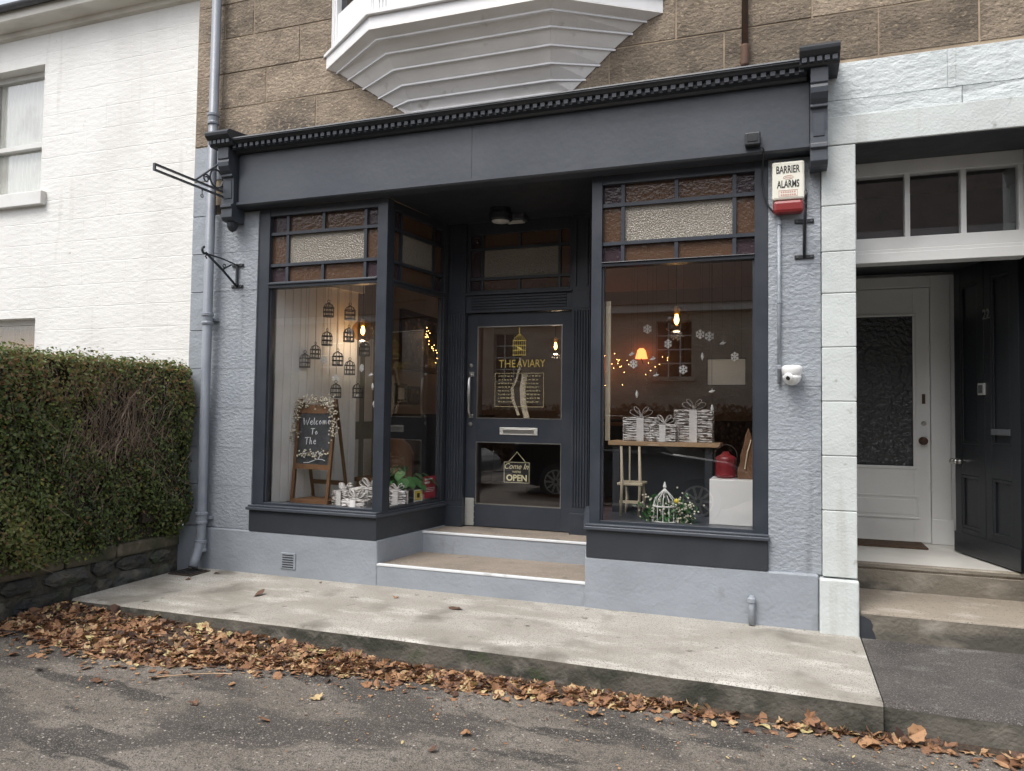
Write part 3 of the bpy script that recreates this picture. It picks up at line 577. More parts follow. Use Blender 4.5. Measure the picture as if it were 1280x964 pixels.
# ---- oriel window on corbelled boarding
ori = MB()
T_ = [(4.362, -3.685, (-2.98, -.48), (-1.52, -.465), -.80), (4.325, -3.575, (-2.955, -.40), (-1.54, -.388), -.925), (4.25, -3.46, (-2.92, -.31), (-1.57, -.30), -1.03),
      (4.15, -3.31, (-2.89, -.235), (-1.59, -.23), -1.16), (4.05, -3.16, (-2.855, -.16), (-1.61, -.155), -1.275), (3.955, -3.015, (-2.83, -.085), (-1.63, -.08), -1.385), (3.868, -2.89, (-2.80, -.02), (-1.65, -.015), -1.49)]
def ring(r, grow=0): return [Vector((r[1]-grow, -.006, r[0])), Vector((r[2][0]-grow*.4, r[2][1]-grow, r[0])), Vector((r[3][0]+grow*.4, r[3][1]-grow, r[0])), Vector((r[4]+grow, -.006, r[0]))]
def plan(r, z0, z1, g, name, mt, par, bev=.004):
    q_ = ring(r, g); poly = [(p.x, p.y) for p in q_]
    return MB().prism(poly, z0, z1).build(name, mt, par, bevel=bev)
oriel = plan(T_[0], 4.362, 4.462, 0, 'oriel_window', 'orielwhite', shop)
plan(T_[0], 4.463, 4.492, .028, 'ledge', 'orielwhite', oriel)
for i in range(len(T_)-1):
    A = ring(T_[i]); B = ring(T_[i+1])
    for s in range(3):
        p = [A[s], A[s+1], B[s+1], B[s]]; n = (p[1]-p[0]).cross(p[3]-p[0]).normalized()
        if n.z > 0: n = -n
        lap = .002 if i >= 1 else .004
        o0 = [p[0]+n*.004, p[1]+n*.004, p[2]+n*(.004+lap), p[3]+n*(.004+lap)]
        inn = [v_-n*.03 for v_ in p]
        MB().add(o0+inn, [(0, 1, 2, 3), (7, 6, 5, 4), (0, 4, 5, 1), (1, 5, 6, 2), (2, 6, 7, 3), (3, 7, 4, 0)]).build('board', 'oriel', oriel, bevel=.002)
for i in range(1, len(T_)-1):
    A = ring(T_[i], .008); B = ring(T_[i], -.02)
    for sg in range(3):
        dz = Vector((0, 0, .020)); e_ = Vector((0, 0, .006))
        MB().add([A[sg]-e_, A[sg+1]-e_, B[sg+1]-e_, B[sg]-e_, A[sg]-dz, A[sg+1]-dz, B[sg+1]-dz, B[sg]-dz], [(0, 1, 2, 3), (7, 6, 5, 4), (0, 4, 5, 1), (1, 5, 6, 2), (2, 6, 7, 3), (3, 7, 4, 0)]).build('fillet', 'orielwhite', oriel)
MB().prism([(-2.90, -.006), (-2.80, -.055), (-1.66, -.055), (-1.49, -.006)], 3.835, 3.866).build('board', 'orielwhite', oriel)
# oriel walls and sashes above the ledge
q_ = ring(T_[0], -.05); pts = [(p.x, p.y) for p in q_]
for s in range(3):
    a = Vector((*pts[s], 0)); b = Vector((*pts[s+1], 0)); L = (b-a).length; Tm = TR(a.x, a.y, 0, math.atan2(b.y-a.y, b.x-a.x))
    fr = MB(); fr.box(0, .09, 0, .09, 4.493, 6.9, Tm); fr.box(L-.09, L, 0, .09, 4.493, 6.9, Tm); fr.box(.09, L-.09, .012, .08, 4.493, 4.80, Tm); fr.box(.09, L-.09, .012, .08, 6.6, 6.9, Tm)
    for xx in (.03, .06, L-.06, L-.03): fr.box(xx-.008, xx+.008, -.012, 0, 4.52, 6.85, Tm)
    if s == 1:
        for xx in (L/3, 2*L/3): fr.box(xx-.045, xx+.045, .012, .08, 4.80, 6.6, Tm)
    fr.box(.09, L-.09, .02, .07, 5.66, 5.71, Tm)
    o_ = fr.build('sash_frame', 'orielwhite', oriel, bevel=.002)
for s in range(3):
    a = Vector((*pts[s], 0)); b = Vector((*pts[s+1], 0)); L = (b-a).length; Tm = TR(a.x, a.y, 0, math.atan2(b.y-a.y, b.x-a.x))
    box('pane', 'carglass', oriel, .09, L-.09, .045, .05, 4.80, 6.6, Tm)
plan(T_[0], 6.9, 7.0, .05, 'oriel_cornice', 'orielwhite', oriel); plan(T_[0], 7.0, 7.15, -.1, 'oriel_roof', 'slateroof', oriel)

# ---- interior shell of the shop
room = MB(); room.box(-4.30, -4.285, .14, 5.6, .0, 3.3); 
intl = room.build('interior_wall', 'taupe', shop)
box('interior_wall', 'taupe', shop, -4.30, -.06, 5.6, 5.7, 0, 3.3); box('interior_wall', 'taupe', shop, -.07, -.055, .32, 5.6, 0, 3.3)
box('interior_floor', 'intfloor', shop, -4.30, -.06, 1.4, 5.6, .2, .36); box('interior_ceiling', 'ceiling', shop, -4.30, -.06, .14, 5.6, 3.27, 3.32)
bk0, bk1 = Vector((-4.238, .135, 0)), Vector((-3.96, 1.10, 0)); bl = (bk1-bk0).length; Tb = TR(bk0.x, bk0.y, 0, math.atan2(bk1.y-bk0.y, bk1.x-bk0.x))
x = 0
while x < bl-.05:                                 # white vertical boarding splayed behind the glass
    MB().box(x+.002, x+.086, -.0, .022, .592, 3.2, Tb).build('board', 'boarding', intl, bevel=.006); x += .088
box('boarding_cap', 'boarding', intl, 0, bl, -.05, -.0005, 2.60, 2.68, Tb)
box('dado', 'dado', intl, -4.2845, -4.265, 1.93, 5.6, .36, 1.36); box('dado_rail', 'frame', intl, -4.2845, -4.25, 1.93, 5.6, 1.361, 1.40)
box('dado', 'dado', shop, -4.26, -.08, 5.58, 5.599, .36, 1.36)
gd = box('panel_door', 'greydoor', intl, -4.2845, -4.255, 1.33, 1.92, .36, 2.35)
for a, b, c, d_ in ((1.38, 1.60, .5, 1.15), (1.65, 1.87, .5, 1.15), (1.38, 1.60, 1.28, 2.25), (1.65, 1.87, 1.28, 2.25)):
    MB().box(-4.2555, -4.249, a, b, c, d_).build('door_panel', 'greydoor', gd, bevel=.004); MB().box(-4.2493, -4.243, a+.03, b-.03, c+.03, d_-.03).build('door_panel', 'boarding', gd, bevel=.003)

# ================================================================ THE NEIGHBOUR'S DOORWAY
zz = [.365, .80, 1.16, 1.52, 1.88, 2.24, 2.52, 2.83, 3.235]
pil = box('doorway_pilaster', 'paleblock', neigh, .268, .470, .03, .42, -.05, 3.235)
for a, b in zip(zz, zz[1:]): MB().box(.266, .476, -.034, .429, a+.0015, b-.0015).build('stone_block', 'paleblock', pil, bevel=.006)
MB().box(.246, .484, -.062, .436, -.05, .355).build('base_block', 'paleblock', pil, bevel=.012)
zz2 = [.365, .72, 1.10, 1.5, 1.9, 2.3, 2.7, 3.235]
pil2 = box('doorway_pilaster', 'paleblock', neigh, 1.55, 1.71, .03, .42, -.05, 3.235)
for a, b in zip(zz2, zz2[1:]): MB().box(1.545, 1.72, -.034, .429, a+.0015, b-.0015).build('stone_block', 'paleblock', pil2, bevel=.006)
MB().box(1.537, 1.735, -.062, .436, -.05, .355).build('base_block', 'paleblock', pil2, bevel=.012)
lin = box('lintel', 'paleblock', neigh, .266, 4.2, .0, .429, 3.238, 3.44)
box('stone_block', 'paleblock', lin, .2665, 1.72, -.036, .0, 3.238, 3.432, bevel=.005)
box('stone_block', 'paleblock', lin, 1.724, 4.19, -.036, .0, 3.238, 3.432, bevel=.005)
for a, b, c, d_ in ((.30, 1.10, 3.435, 3.545), (1.103, 2.1, 3.435, 3.545), (2.103, 4.19, 3.435, 3.545), (.30, 1.02, 3.547, 3.80), (1.066, 1.9, 3.548, 3.80), (1.903, 3.0, 3.548, 3.80), (3.003, 4.19, 3.548, 3.80)):
    stone(lin, 'rough_block', 'palerough', a, b, -.018, .03, c, d_, .004, .003)
box('stone_block', 'palerough', lin, 1.0205, 1.0655, -.019, .03, 3.547, 3.80)
box('rear_wall', 'paleblock', neigh, .284, 4.2, .032, .3, 3.442, 3.798)
for i, (a, b) in enumerate(((0, .37), (.37, .9), (.9, 1.35), (1.35, 1.8), (1.8, 2.3), (2.3, 2.8), (2.8, 3.235))): stone(neigh, 'rough_block', 'palerough', 1.74, 4.19, 0, .3, a+.002, b-.002, .006)
box('soffit_dark_sheet', 'slatedark', lin, .4785, 1.5425, -.02, .398, 3.2305, 3.2375)  # thin dark sheet added under the lintel to darken its underside
# fanlight
fl = MB(); FY = .40
fl.box(.478, 1.543, FY, FY+.09, 3.135, 3.232); fl.box(.478, 1.543, FY-.012, FY+.09, 2.60, 2.685); fl.box(.478, 1.543, FY-.035, FY+.10, 2.505, 2.575); fl.box(.478, 1.543, FY-.022, FY+.09, 2.5751, 2.5999)
for xx, w in ((.499, .04), (.845, .034), (1.19, .034), (1.528, .03)): fl.box(xx-w/2, xx+w/2, FY+.006, FY+.08, 2.685, 3.135)
fan = fl.build('fanlight', 'whitepaint', neigh, bevel=.004)
for a, b in ((.519, .828), (.862, 1.173), (1.207, 1.513)): box('pane', 'clear', fan, a, b, FY+.04, FY+.045, 2.685, 3.135)
# vestibule
ves = MB(); ves.box(.30, .47, .44, 1.95, -.05, 3.2); ves.build('vestibule_wall', 'doorwhite', neigh)
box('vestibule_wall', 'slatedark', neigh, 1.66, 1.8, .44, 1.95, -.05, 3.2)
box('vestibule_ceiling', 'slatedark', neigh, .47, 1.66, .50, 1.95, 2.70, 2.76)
box('vestibule_wall', 'doorwhite', neigh, .47, 1.66, 1.95, 2.1, -.05, 3.2)
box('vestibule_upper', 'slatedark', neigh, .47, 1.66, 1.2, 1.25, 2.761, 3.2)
vf = box('vestibule_floor', 'tilefloor', neigh, .47, 1.66, .765, 1.95, .20, .348)
s1 = MB().profile([(.70, .06), (.70, .30), (.712, .305), (.705, .318), (.695, .322), (.698, .343), (.71, .349), (.764, .349), (.764, .06)], .478, 1.66).build('step', ['stepstone', 'stepriser'], neigh)
s2 = MB().box(.486, 1.66, -.03, .72, -.05, .160).build('step', ['stepstone', 'stepriser'], neigh, bevel=.014)
for q_ in (s1, s2):
    for p in q_.data.polygons:
        if abs(p.normal.z) < .3: p.material_index = 1
MB().prism([(.4865, -.02), (.585, -.02), (.572, .03), (.56, .05), (.565, .08), (.55, .11), (.535, .118), (.51, .13), (.4865, .127)], 0, .003, TR(0, -.0295, 0, 0, R(90))).build('painted_corner', 'slatedark', s2)
# inner white door with rippled pane
IY = 1.88; di = MB(); dx0, dx1 = .40, 1.222
di.box(dx0, .53, IY, IY+.045, .352, 2.555); di.box(1.095, dx1, IY, IY+.045, .352, 2.555)
for a, b in ((.352, 1.0), (2.315, 2.555)): di.box(.53, 1.095, IY+.001, IY+.044, a, b)
idr = di.build('inner_door', 'doorwhite', neigh, bevel=.003)
box('pane', 'ripple', idr, .53, 1.095, IY+.02, IY+.026, 1.0, 2.315)
md = MB()
for (a, b, c, d_) in ((.5, 1.12, .978, 1.004), (.5, 1.12, 2.312, 2.335), (1.09, 1.112, 1.004, 2.312)): md.box(a, b, IY-.012, IY-.0005, c, d_)
for (a, b, c, d_) in ((.5, 1.135, .735, .752), (.5, 1.135, .548, .565), (1.118, 1.135, .565, .735)): md.box(a, b, IY-.01, IY-.0005, c, d_)
md.build('moulding', 'doorwhite', idr, bevel=.004)
box('door_panel', 'doorwhite', idr, .5, 1.10, IY-.006, IY-.0007, .585, .715, bevel=.003)
ifr = MB(); ifr.box(1.226, 1.375, IY-.03, IY+.06, .352, 2.66); ifr.box(.47, 1.226, IY-.03, IY+.06, 2.562, 2.66); ifr.box(1.222, 1.39, IY-.045, IY+.06, .349, .56); ifr.box(1.376, 1.41, IY-.02, IY+.06, .352, 2.66)
ifr.build('door_frame', 'doorwhite', neigh, bevel=.005)
MB().lathe([(.034, 0), (.034, .008), (.016, .014), (.014, .035), (.030, .045), (.032, .06), (.02, .072)], 16, TR(1.165, IY, 1.225, 0, R(90))).build('door_knob', 'rust', idr, smooth=True)
MB().lathe([(.018, 0), (.02, .008), (.012, .014)], 14, TR(1.172, IY, 1.375, 0, R(90))).build('lock', 'chrome', idr)
box('lock_plate', 'rust', idr, 1.16, 1.185, IY-.012, IY-.0008, 1.545, 1.63, bevel=.002)
for z in (.8, 2.0): MB().tube([(1.2245, IY-.006, z), (1.2245, IY-.006, z+.07)], .007, 8).build('hinge', 'alu', idr)
# black storm door, two leaves folded against the vestibule wall
sa = Vector((1.335, 1.50, 0)); sb = Vector((1.575, .69, 0)); L = (sb-sa).length; Tm = TR(sa.x, sa.y, 0, math.atan2(sb.y-sa.y, sb.x-sa.x))
so = MB(); W2 = L/2; cols = ((.0, .09), (W2-.085, W2-.003), (W2+.003, W2+.085), (L-.10, L))
for a, b in cols: so.box(a, b, 0, .045, .36, 2.62, Tm)
for a, b in ((.09, W2-.085), (W2+.085, L-.10)):
    for c, d_ in ((.36, .56), (.98, 1.22), (2.48, 2.62)): so.box(a, b, .001, .044, c, d_, Tm)
storm = so.build('storm_door', 'blackgloss', neigh, bevel=.003)
for a, b in ((.09, W2-.085), (W2+.085, L-.10)):
    for c, d_ in ((.56, .98), (1.22, 2.48)):
        box('door_panel', 'blackgloss', storm, a, b, .018, .03, c, d_, Tm)
        mo = MB()
        for e in ((a, b, c, c+.025), (a, b, d_-.025, d_), (a, a+.025, c+.025, d_-.025), (b-.025, b, c+.025, d_-.025)): mo.box(e[0], e[1], .004, .0175, e[2], e[3], Tm)
        mo.build('moulding', 'blackgloss', storm, bevel=.005)
box('door_plinth', 'blackgloss', storm, -.005, L+.01, -.012, -.0005, .36, .52, Tm, bevel=.004)
text('house_number', '22', 'chrome', storm, Tm @ TR(W2+.0, -.004, 2.17), .085, .075, depth=.006)
nb = box('knocker', 'alu', storm, W2-.07, W2+.02, -.014, -.0005, 1.60, 1.69, Tm, bevel=.004); box('knocker_ring', 'irongrey', nb, W2-.05, W2, -.02, -.0145, 1.615, 1.675, Tm)
box('letter_plate', 'irongrey', storm, W2+.09, L-.11, -.008, .0035, 1.30, 1.345, Tm, bevel=.003)
for xx in (.03, .06): MB().lathe([(.02, 0), (.022, .02), (.012, .03), (.024, .045), (.02, .06)], 12, Tm @ TR(xx*1.5, 0, 1.08, 0, R(90))).build('door_knob', 'chrome', storm, smooth=True)
mt_ = box('door_mat', 'mat', None, .52, 1.14, 1.50, 1.82, .349, .364, bevel=.004); tag(mt_, 'brown coir door mat before the white inner door', 'door mat')

# ================================================================ THE WHITE HOUSE BEHIND THE HEDGE
wh = thing('white_house', 'white painted house with sash windows set back behind the hedge', 'house', (-10, 4, 0)); WY = 2.5
xa, xb = -11.65, -10.32
w = MB(); w.box(-16, xa, WY, WY+.35, 0, 7.1); w.box(xb, -5.1, WY, WY+.35, 0, 7.1)
for a, b in ((0, 1.1), (2.74, 4.45), (6.55, 7.1)): w.box(xa, xb, WY+.0005, WY+.3495, a, b)
w.build('wall', 'whitewall', wh)
def sash(z0, z1, mid, parent_name='window'):
    f = MB(); y = WY+.17; e = .07
    f.box(xa, xa+e, y, y+.1, z0, z1); f.box(xb-e, xb, y, y+.1, z0, z1); f.box(xa+e, xb-e, y, y+.1, z1-.08, z1); f.box(xa+e, xb-e, y+.0, y+.1, z0, z0+.07); f.box(xa+e, xb-e, y-.02, y+.08, mid-.035, mid+.035)
    o = f.build('window', 'whitepaint', wh, bevel=.004)
    box('pane', 'clear', o, xa+e, xb-e, y+.03, y+.035, mid+.035, z1-.08); box('pane', 'clear', o, xa+e, xb-e, y+.06, y+.065, z0+.07, mid-.035)
    box('window_sill', 'whitepaint', wh, xa-.12, xb+.13, WY-.09, WY+.17, z0-.21, z0-.005, bevel=.012)
    cb = MB(); n = 26
    for i in range(n):                             # gathered net curtain
        x0_ = xa+.1+(xb-xa-.2)*i/n; x1_ = xa+.1+(xb-xa-.2)*(i+1)/n; yy = y+.075+(.02 if i % 2 else 0); y2 = y+.075+(0 if i % 2 else .02)
        cb.add([(x0_, yy, z0), (x1_, y2, z0), (x1_, y2, z1), (x0_, yy, z1)], [(0, 1, 2, 3)])
    cb.build('curtain', 'paper' if z0 > 3 else 'palewood', o)
sash(4.615, 6.55, 5.40); sash(1.31, 2.74, 2.0)
box('room_back', 'taupe', wh, xa-.5, xb+.5, WY+2, WY+2.1, 0, 7.0)
MB().profile([(WY, 7.0), (WY-.06, 7.02), (WY-.08, 7.09), (WY-.28, 7.11), (WY-.30, 7.13), (WY-.30, 7.26), (WY, 7.26)], -16, -5.15).build('eaves', 'creampaint', wh)
g = MB(); pr = [(WY-.36+.06*math.cos(R(a)), 7.30+.06*math.sin(R(a))) for a in range(180, 361, 20)]+[(WY-.36+.05*math.cos(R(a)), 7.30+.05*math.sin(R(a))) for a in range(360, 179, -20)]
g.profile(pr, -16, -5.15).build('gutter', 'irongrey', wh)
MB().profile([(WY-.30, 7.262), (WY-.32, 7.30), (WY+3.5, 10.3), (WY+7, 7.3), (WY+7, 7.262)], -16, -5.1).build('roof', 'slateroof', wh)
MB().box(-16, -15.7, WY+.35, WY+7, 0, 7.2).box(-15.7, -5.1, WY+6.7, WY+7, 0, 7.2).build('side_wall', 'whitewall', wh)

# ================================================================ THINGS FIXED TO THE FRONT
# main downpipe
dp = thing('downpipe', 'tall grey blue cast iron downpipe at the corner beside the hedge', 'downpipe', (-4.81, -.08, 0))
MB().tube([(-4.81, -.085, 7.9), (-4.81, -.085, .30), (-4.81, -.095, .24), (-4.80, -.16, .10), (-4.795, -.19, .045)], .041, 14).build('pipe', 'pipe', dp, smooth=True)
for z in (4.03, 2.22, .455, .21, 5.9):
    MB().lathe([(.043, z-.05), (.052, z-.045), (.052, z-.03), (.047, z-.02), (.047, z+.02), (.054, z+.03), (.054, z+.05), (.045, z+.055)], 14, TR(-4.81, -.085, 0)).build('collar', 'pipe', dp, smooth=False)
for z in (2.22, .455): box('wall_bracket', 'pipe', dp, -4.87, -4.75, -.052, .0, z-.012, z+.012)
rp = thing('rusty_pipe', 'short rusty brown pipe on the stone above the shop cornice', 'pipe', (-.227, -.05, 3.85))
MB().tube([(-.227, -.045, 7.9), (-.227, -.045, 4.0)], .022, 10).build('pipe', 'rust', rp, smooth=True)
MB().lathe([(.024, 3.86), (.029, 3.87), (.029, 4.0), (.024, 4.01)], 12, TR(-.227, -.045, 0)).build('socket', 'rust', rp)
ov = thing('overflow_pipe', 'stub of grey blue pipe low on the right plinth', 'pipe', (-.179, -.05, 0))
MB().tube([(-.179, -.03, .19), (-.179, -.055, .17), (-.179, -.058, .01)], .021, 12).build('pipe', 'bluesmooth', ov, smooth=True)
MB().lathe([(.022, .155), (.028, .16), (.028, .185), (.022, .19)], 12, TR(-.179, -.057, 0)).build('collar', 'bluesmooth', ov)
# drain grid at the foot of the downpipe
dg = thing('drain_grid', 'dark drain cover under the downpipe shoe', 'drain', (-4.85, -.2, 0))
MB().box(-4.93, -4.68, -.33, -.10, -.02, .010).build('cover', 'debris', dg, bevel=.003)
for i in range(5): box('bar', 'ironblack', dg, -4.915+i*.048, -4.90+i*.048, -.315, -.115, .0105, .016)
# projecting sign bracket on the left console
sb_ = thing('sign_bracket', 'long empty sign bracket with scrolled brace on the left console', 'bracket', (-4.64, -.12, 3.3)); X = -4.64
MB().box(X-.01, X+.01, -.89, -.10, 3.335, 3.35).box(X-.01, X+.01, -.89, -.10, 3.290, 3.305).box(X-.01, X+.01, -.905, -.8901, 3.290, 3.35).build('arm', 'irongrey', sb_)
MB().box(X-.02, X+.02, -.125, -.10, 3.20, 3.60).build('wall_plate', 'irongrey', sb_, bevel=.003)
MB().tube([(X, -.10, 3.585), (X, -.19, 3.575), (X, -.46, 3.35)], .009, 6).build('brace', 'irongrey', sb_)
def scroll(cy, cz, r, a0, a1, k=1, n=18): return [(X, cy+r*(1-(1-k)*i/n)*math.cos(R(a0+(a1-a0)*i/n)), cz+r*(1-(1-k)*i/n)*math.sin(R(a0+(a1-a0)*i/n))) for i in range(n+1)]
MB().tube(scroll(-.215, 3.435, .078, 0, 360), .008, 6).build('ring', 'irongrey', sb_, smooth=True)
MB().tube(scroll(-.335, 3.40, .04, 0, 500, .35), .007, 6).build('scroll', 'irongrey', sb_, smooth=True); MB().tube(scroll(-.16, 3.535, .028, 0, 480, .3), .006, 6).build('scroll', 'irongrey', sb_, smooth=True)
MB().tube(scroll(-.145, 3.375, .022, 0, 480, .3), .006, 6).build('scroll', 'irongrey', sb_, smooth=True)
MB().tube([(X, -.38, 3.29), (X, -.38, 3.25)]+[(X, -.38+.014*math.sin(R(a)), 3.236+.014*math.cos(R(a))) for a in range(0, 361, 40)], .004, 6).build('hook', 'ironblack', sb_)
# hanging basket brackets
def basket_bracket(name, label, x, z0, z1, out, zt):
    """top plate z1, bottom plate z0, arm rising outwards to (out, zt)"""
    global X; X = x
    o = thing(name, label, 'bracket', (x, 0, z0), 'black hanging basket brackets')
    for zc in (z0, z1):
        p_ = box('wall_plate', 'ironblack', o, x-.062, x+.062, -.012, 0, zc-.014, zc+.014, bevel=.003)
        for s in (-1, 1): MB().lathe([(.008, 0), (.007, .005)], 8, TR(x+s*.045, -.012, zc, 0, R(90))).build('bolt', 'irongrey', p_)
    MB().box(x-.01, x+.01, -.022, -.008, z0, z1).build('back_bar', 'ironblack', o)
    MB().tube([(x, -.015, z0), (x, out*.5, z0+(zt-z0)*.52), (x, out, zt)]+[(x, out-.018+.028*math.cos(R(a)), zt+.02+.028*math.sin(R(a))) for a in range(-50, -270, -30)], .0105, 7).build('arm', 'ironblack', o, smooth=True)
    MB().tube([(x, -.015, z1), (x, out*.5, (z1+zt)/2+.005), (x, out+.02, zt-.005)], .007, 6).build('tie', 'ironblack', o)
    MB().tube([(x, -.09, z1-.01), (x, out*.48, z0+(zt-z0)*.55)], .007, 6).build('strut', 'ironblack', o)
    MB().tube(scroll(out*.45, z0+(zt-z0)*.68, .02, 0, 330, .5), .005, 6).build('scroll', 'ironblack', o)
    MB().tube([(x, out+.01, zt-.005), (x, out-.005, zt-.03), (x, out+.012, zt-.045)], .006, 6).build('hook', 'ironblack', o)
basket_bracket('basket_bracket', 'black scrolled hanging basket bracket on the left pier beside the downpipe', -4.56, 2.515, 2.705, -.40, 2.735)
basket_bracket('basket_bracket', 'black hanging basket bracket on the right pier under the alarm box', .158, 2.50, 2.745, -.34, 2.80)
# alarm bell box
al = thing('alarm_box', 'cream BARRIER ALARMS bell box with red base on the right pier', 'alarm box', (.056, -.04, 2.8))
MB().box(-.048, .160, -.085, -.004, 2.882, 3.145).build('housing', 'alarmwhite', al, bevel=.014)
MB().box(-.042, .154, -.088, -.004, 2.793, 2.880).build('strobe_base', 'alarmred', al, bevel=.022)
text('lettering', 'BARRIER', 'blackprint', al, TR(-.02, -.0855, 3.062), .15, .052, bold=.02); text('lettering', 'ALARMS', 'blackprint', al, TR(-.016, -.0855, 2.962), .142, .052, bold=.02)
em = MB(); em.tube([(.056+.032*math.cos(R(a)), -.0858, 3.033+.012*math.sin(R(a))) for a in range(0, 361, 30)], .0018, 4); em.box(.036, .076, -.0862, -.0853, 3.031, 3.035); em.build('emblem', 'pinkprint', al)
bx = MB()
for e in ((-.005, .115, 2.944, 2.947), (-.005, .115, 2.901, 2.904), (-.005, -.002, 2.904, 2.944), (.112, .115, 2.904, 2.944)): bx.box(e[0], e[1], -.0864, -.0853, e[2], e[3])
for i in range(7): bx.box(.008+i*.014, .018+i*.014, -.0864, -.0853, 2.928, 2.939); bx.box(.008+i*.014, .019+i*.014, -.0864, -.0853, 2.909, 2.920)
bx.build('small_print', 'pinkprint', al)
cb = MB().tube([(-.13, -.16, 3.25), (-.10, -.15, 3.22), (-.105, -.06, 3.17), (-.115, -.025, 3.05), (-.10, -.022, 2.95), (-.07, -.02, 2.86), (-.035, -.03, 2.81)], .006, 6).build('cable', 'ironblack', smooth=True); tag(cb, 'black cable running from the fascia flood box to the alarm', 'cable')
fb = thing('flood_box', 'small black junction box on the lower right of the fascia', 'box', (-.17, -.15, 3.25))
MB().box(-.222, -.120, -.185, -.123, 3.245, 3.335).build('housing', 'ironblack', fb, bevel=.01); box('lens_panel', 'lens', fb, -.205, -.137, -.189, -.1855, 3.27, 3.325)
cd = thing('conduit', 'thin grey blue conduit running down from the alarm to the camera', 'conduit', (-.003, -.02, 1.64))
MB().tube([(-.004, -.022, 2.80), (-.002, -.022, 1.635)], .012, 8).build('pipe', 'bluesmooth', cd, smooth=True)
for z in (2.74, 2.2, 1.75): MB().lathe([(.014, z-.015), (.016, z-.012), (.016, z+.012), (.014, z+.015)], 8, TR(-.003, -.022, 0)).build('clip', 'bluesmooth', cd)
# dome camera
cc = thing('security_camera', 'white dome security camera on the right pier', 'camera', (.075, -.02, 1.68))
Tc = TR(.078, 0, 1.70)
MB().lathe([(.05, -.02), (.062, .0), (.066, .03), (.064, .05), (.05, .058)], 20, Tc @ TR(0, -.07, 0)).build('base', 'cctv', cc, smooth=True)
MB().box(.04, .116, -.06, 0, 1.69, 1.745).build('wall_mount', 'cctv', cc, bevel=.012)
dm = MB().lathe([(.004, -.075), (.028, -.07), (.048, -.052), (.058, -.028), (.060, -.012)], 20, Tc @ TR(0, -.07, 0)).build('dome', 'cctv', cc, smooth=True)
Te = TR(.055, -.122, 1.672, R(-30), R(112))
MB().lathe([(.028, -.03), (.032, .0), (.026, .006)], 16, Te).build('eyeball', 'cctv', cc, smooth=True); MB().lathe([(.015, .006), (.014, .0085), (.006, .009)], 14, Te).build('lens', 'lens', cc)
# entrance ceiling lamps
l1 = thing('ceiling_lamp', 'round black lamp with pale disc under the entrance soffit', 'lamp', (-2.29, .62, 3.2), 'lamps under the entrance soffit')
MB().lathe([(.085, 3.09), (.105, 3.10), (.105, 3.15), (.09, 3.165), (.09, 3.204)], 20, TR(-2.29, .62, 0)).build('body', 'ironblack', l1); MB().lathe([(.02, 3.078), (.07, 3.082), (.08, 3.0895)], 20, TR(-2.29, .62, 0)).build('diffuser', 'lampwhite', l1, smooth=True)
l2 = thing('ceiling_lamp', 'square emergency light fitting behind the round lamp', 'lamp', (-2.24, .86, 3.2), 'lamps under the entrance soffit')
MB().box(-2.34, -2.14, .80, .92, 3.145, 3.204).build('body', 'irongrey', l2, bevel=.01); MB().box(-2.32, -2.16, .815, .905, 3.132, 3.1445).build('diffuser', 'lampwhite', l2, bevel=.006)

# ================================================================ GARDEN WALL AND HEDGE
gw = thing('garden_wall', 'low dark rubble wall with mossy coping under the hedge', 'wall', (-5.2, -1.5, -.1))
core = MB().box(-5.42, -5.125, -3.4, .02, -.35, .185).build('core', 'rubblemortar', gw)
r_ = random.Random(12)
def rubble(y0, y1, z0, z1, dx):
    n = 9; cy, cz = (y0+y1)/2, (z0+z1)/2; ring_ = []
    for i in range(n):
        a = 2*math.pi*i/n+r_.uniform(-.2, .2); c, s = math.cos(a), math.sin(a); k = 1/max(abs(c), abs(s))*.86+.14
        ring_.append((cy+(y1-y0)/2*c*min(k, 1.25)*r_.uniform(.86, 1), cz+(z1-z0)/2*s*min(k, 1.25)*r_.uniform(.86, 1)))
    vs = [(-5.14, y, z) for y, z in ring_]+[(-5.10-dx*.5+r_.uniform(-.006, .006)+.0, cy+(y-cy)*.93, cz+(z-cz)*.93) for y, z in ring_]+[(-5.085-dx+r_.uniform(-.012, .012), cy+(y-cy)*.55, cz+(z-cz)*.55) for y, z in ring_]+[(-5.078-dx, cy, cz)]
    fs = [(i, (i+1) % n, n+(i+1) % n, n+i) for i in range(n)]+[(n+i, n+(i+1) % n, 2*n+(i+1) % n, 2*n+i) for i in range(n)]+[(2*n+i, 2*n+(i+1) % n, 3*n) for i in range(n)]
    MB().add(vs, fs).build('rubble_stone', 'rubble', core)
z = -.3
for row, h in enumerate((.17, .19, .135)):
    y = .0-r_.uniform(0, .12)
    while y > -3.3:
        w = r_.uniform(.15, .46); hh = h*r_.uniform(.88, 1.15)
        rubble(y-w+.004, y-.004, z+.002, z+hh-.002, r_.uniform(-.02, .015)); y -= w
    z += h
y = -.03
while y > -3.3:
    w = r_.uniform(.42, .7); MB().box(-5.46, -5.085+r_.uniform(-.012, .012), y-w+.008, y-.008, .188, .305+r_.uniform(-.008, .008)).build('coping_stone', 'coping', gw, bevel=.02); y -= w

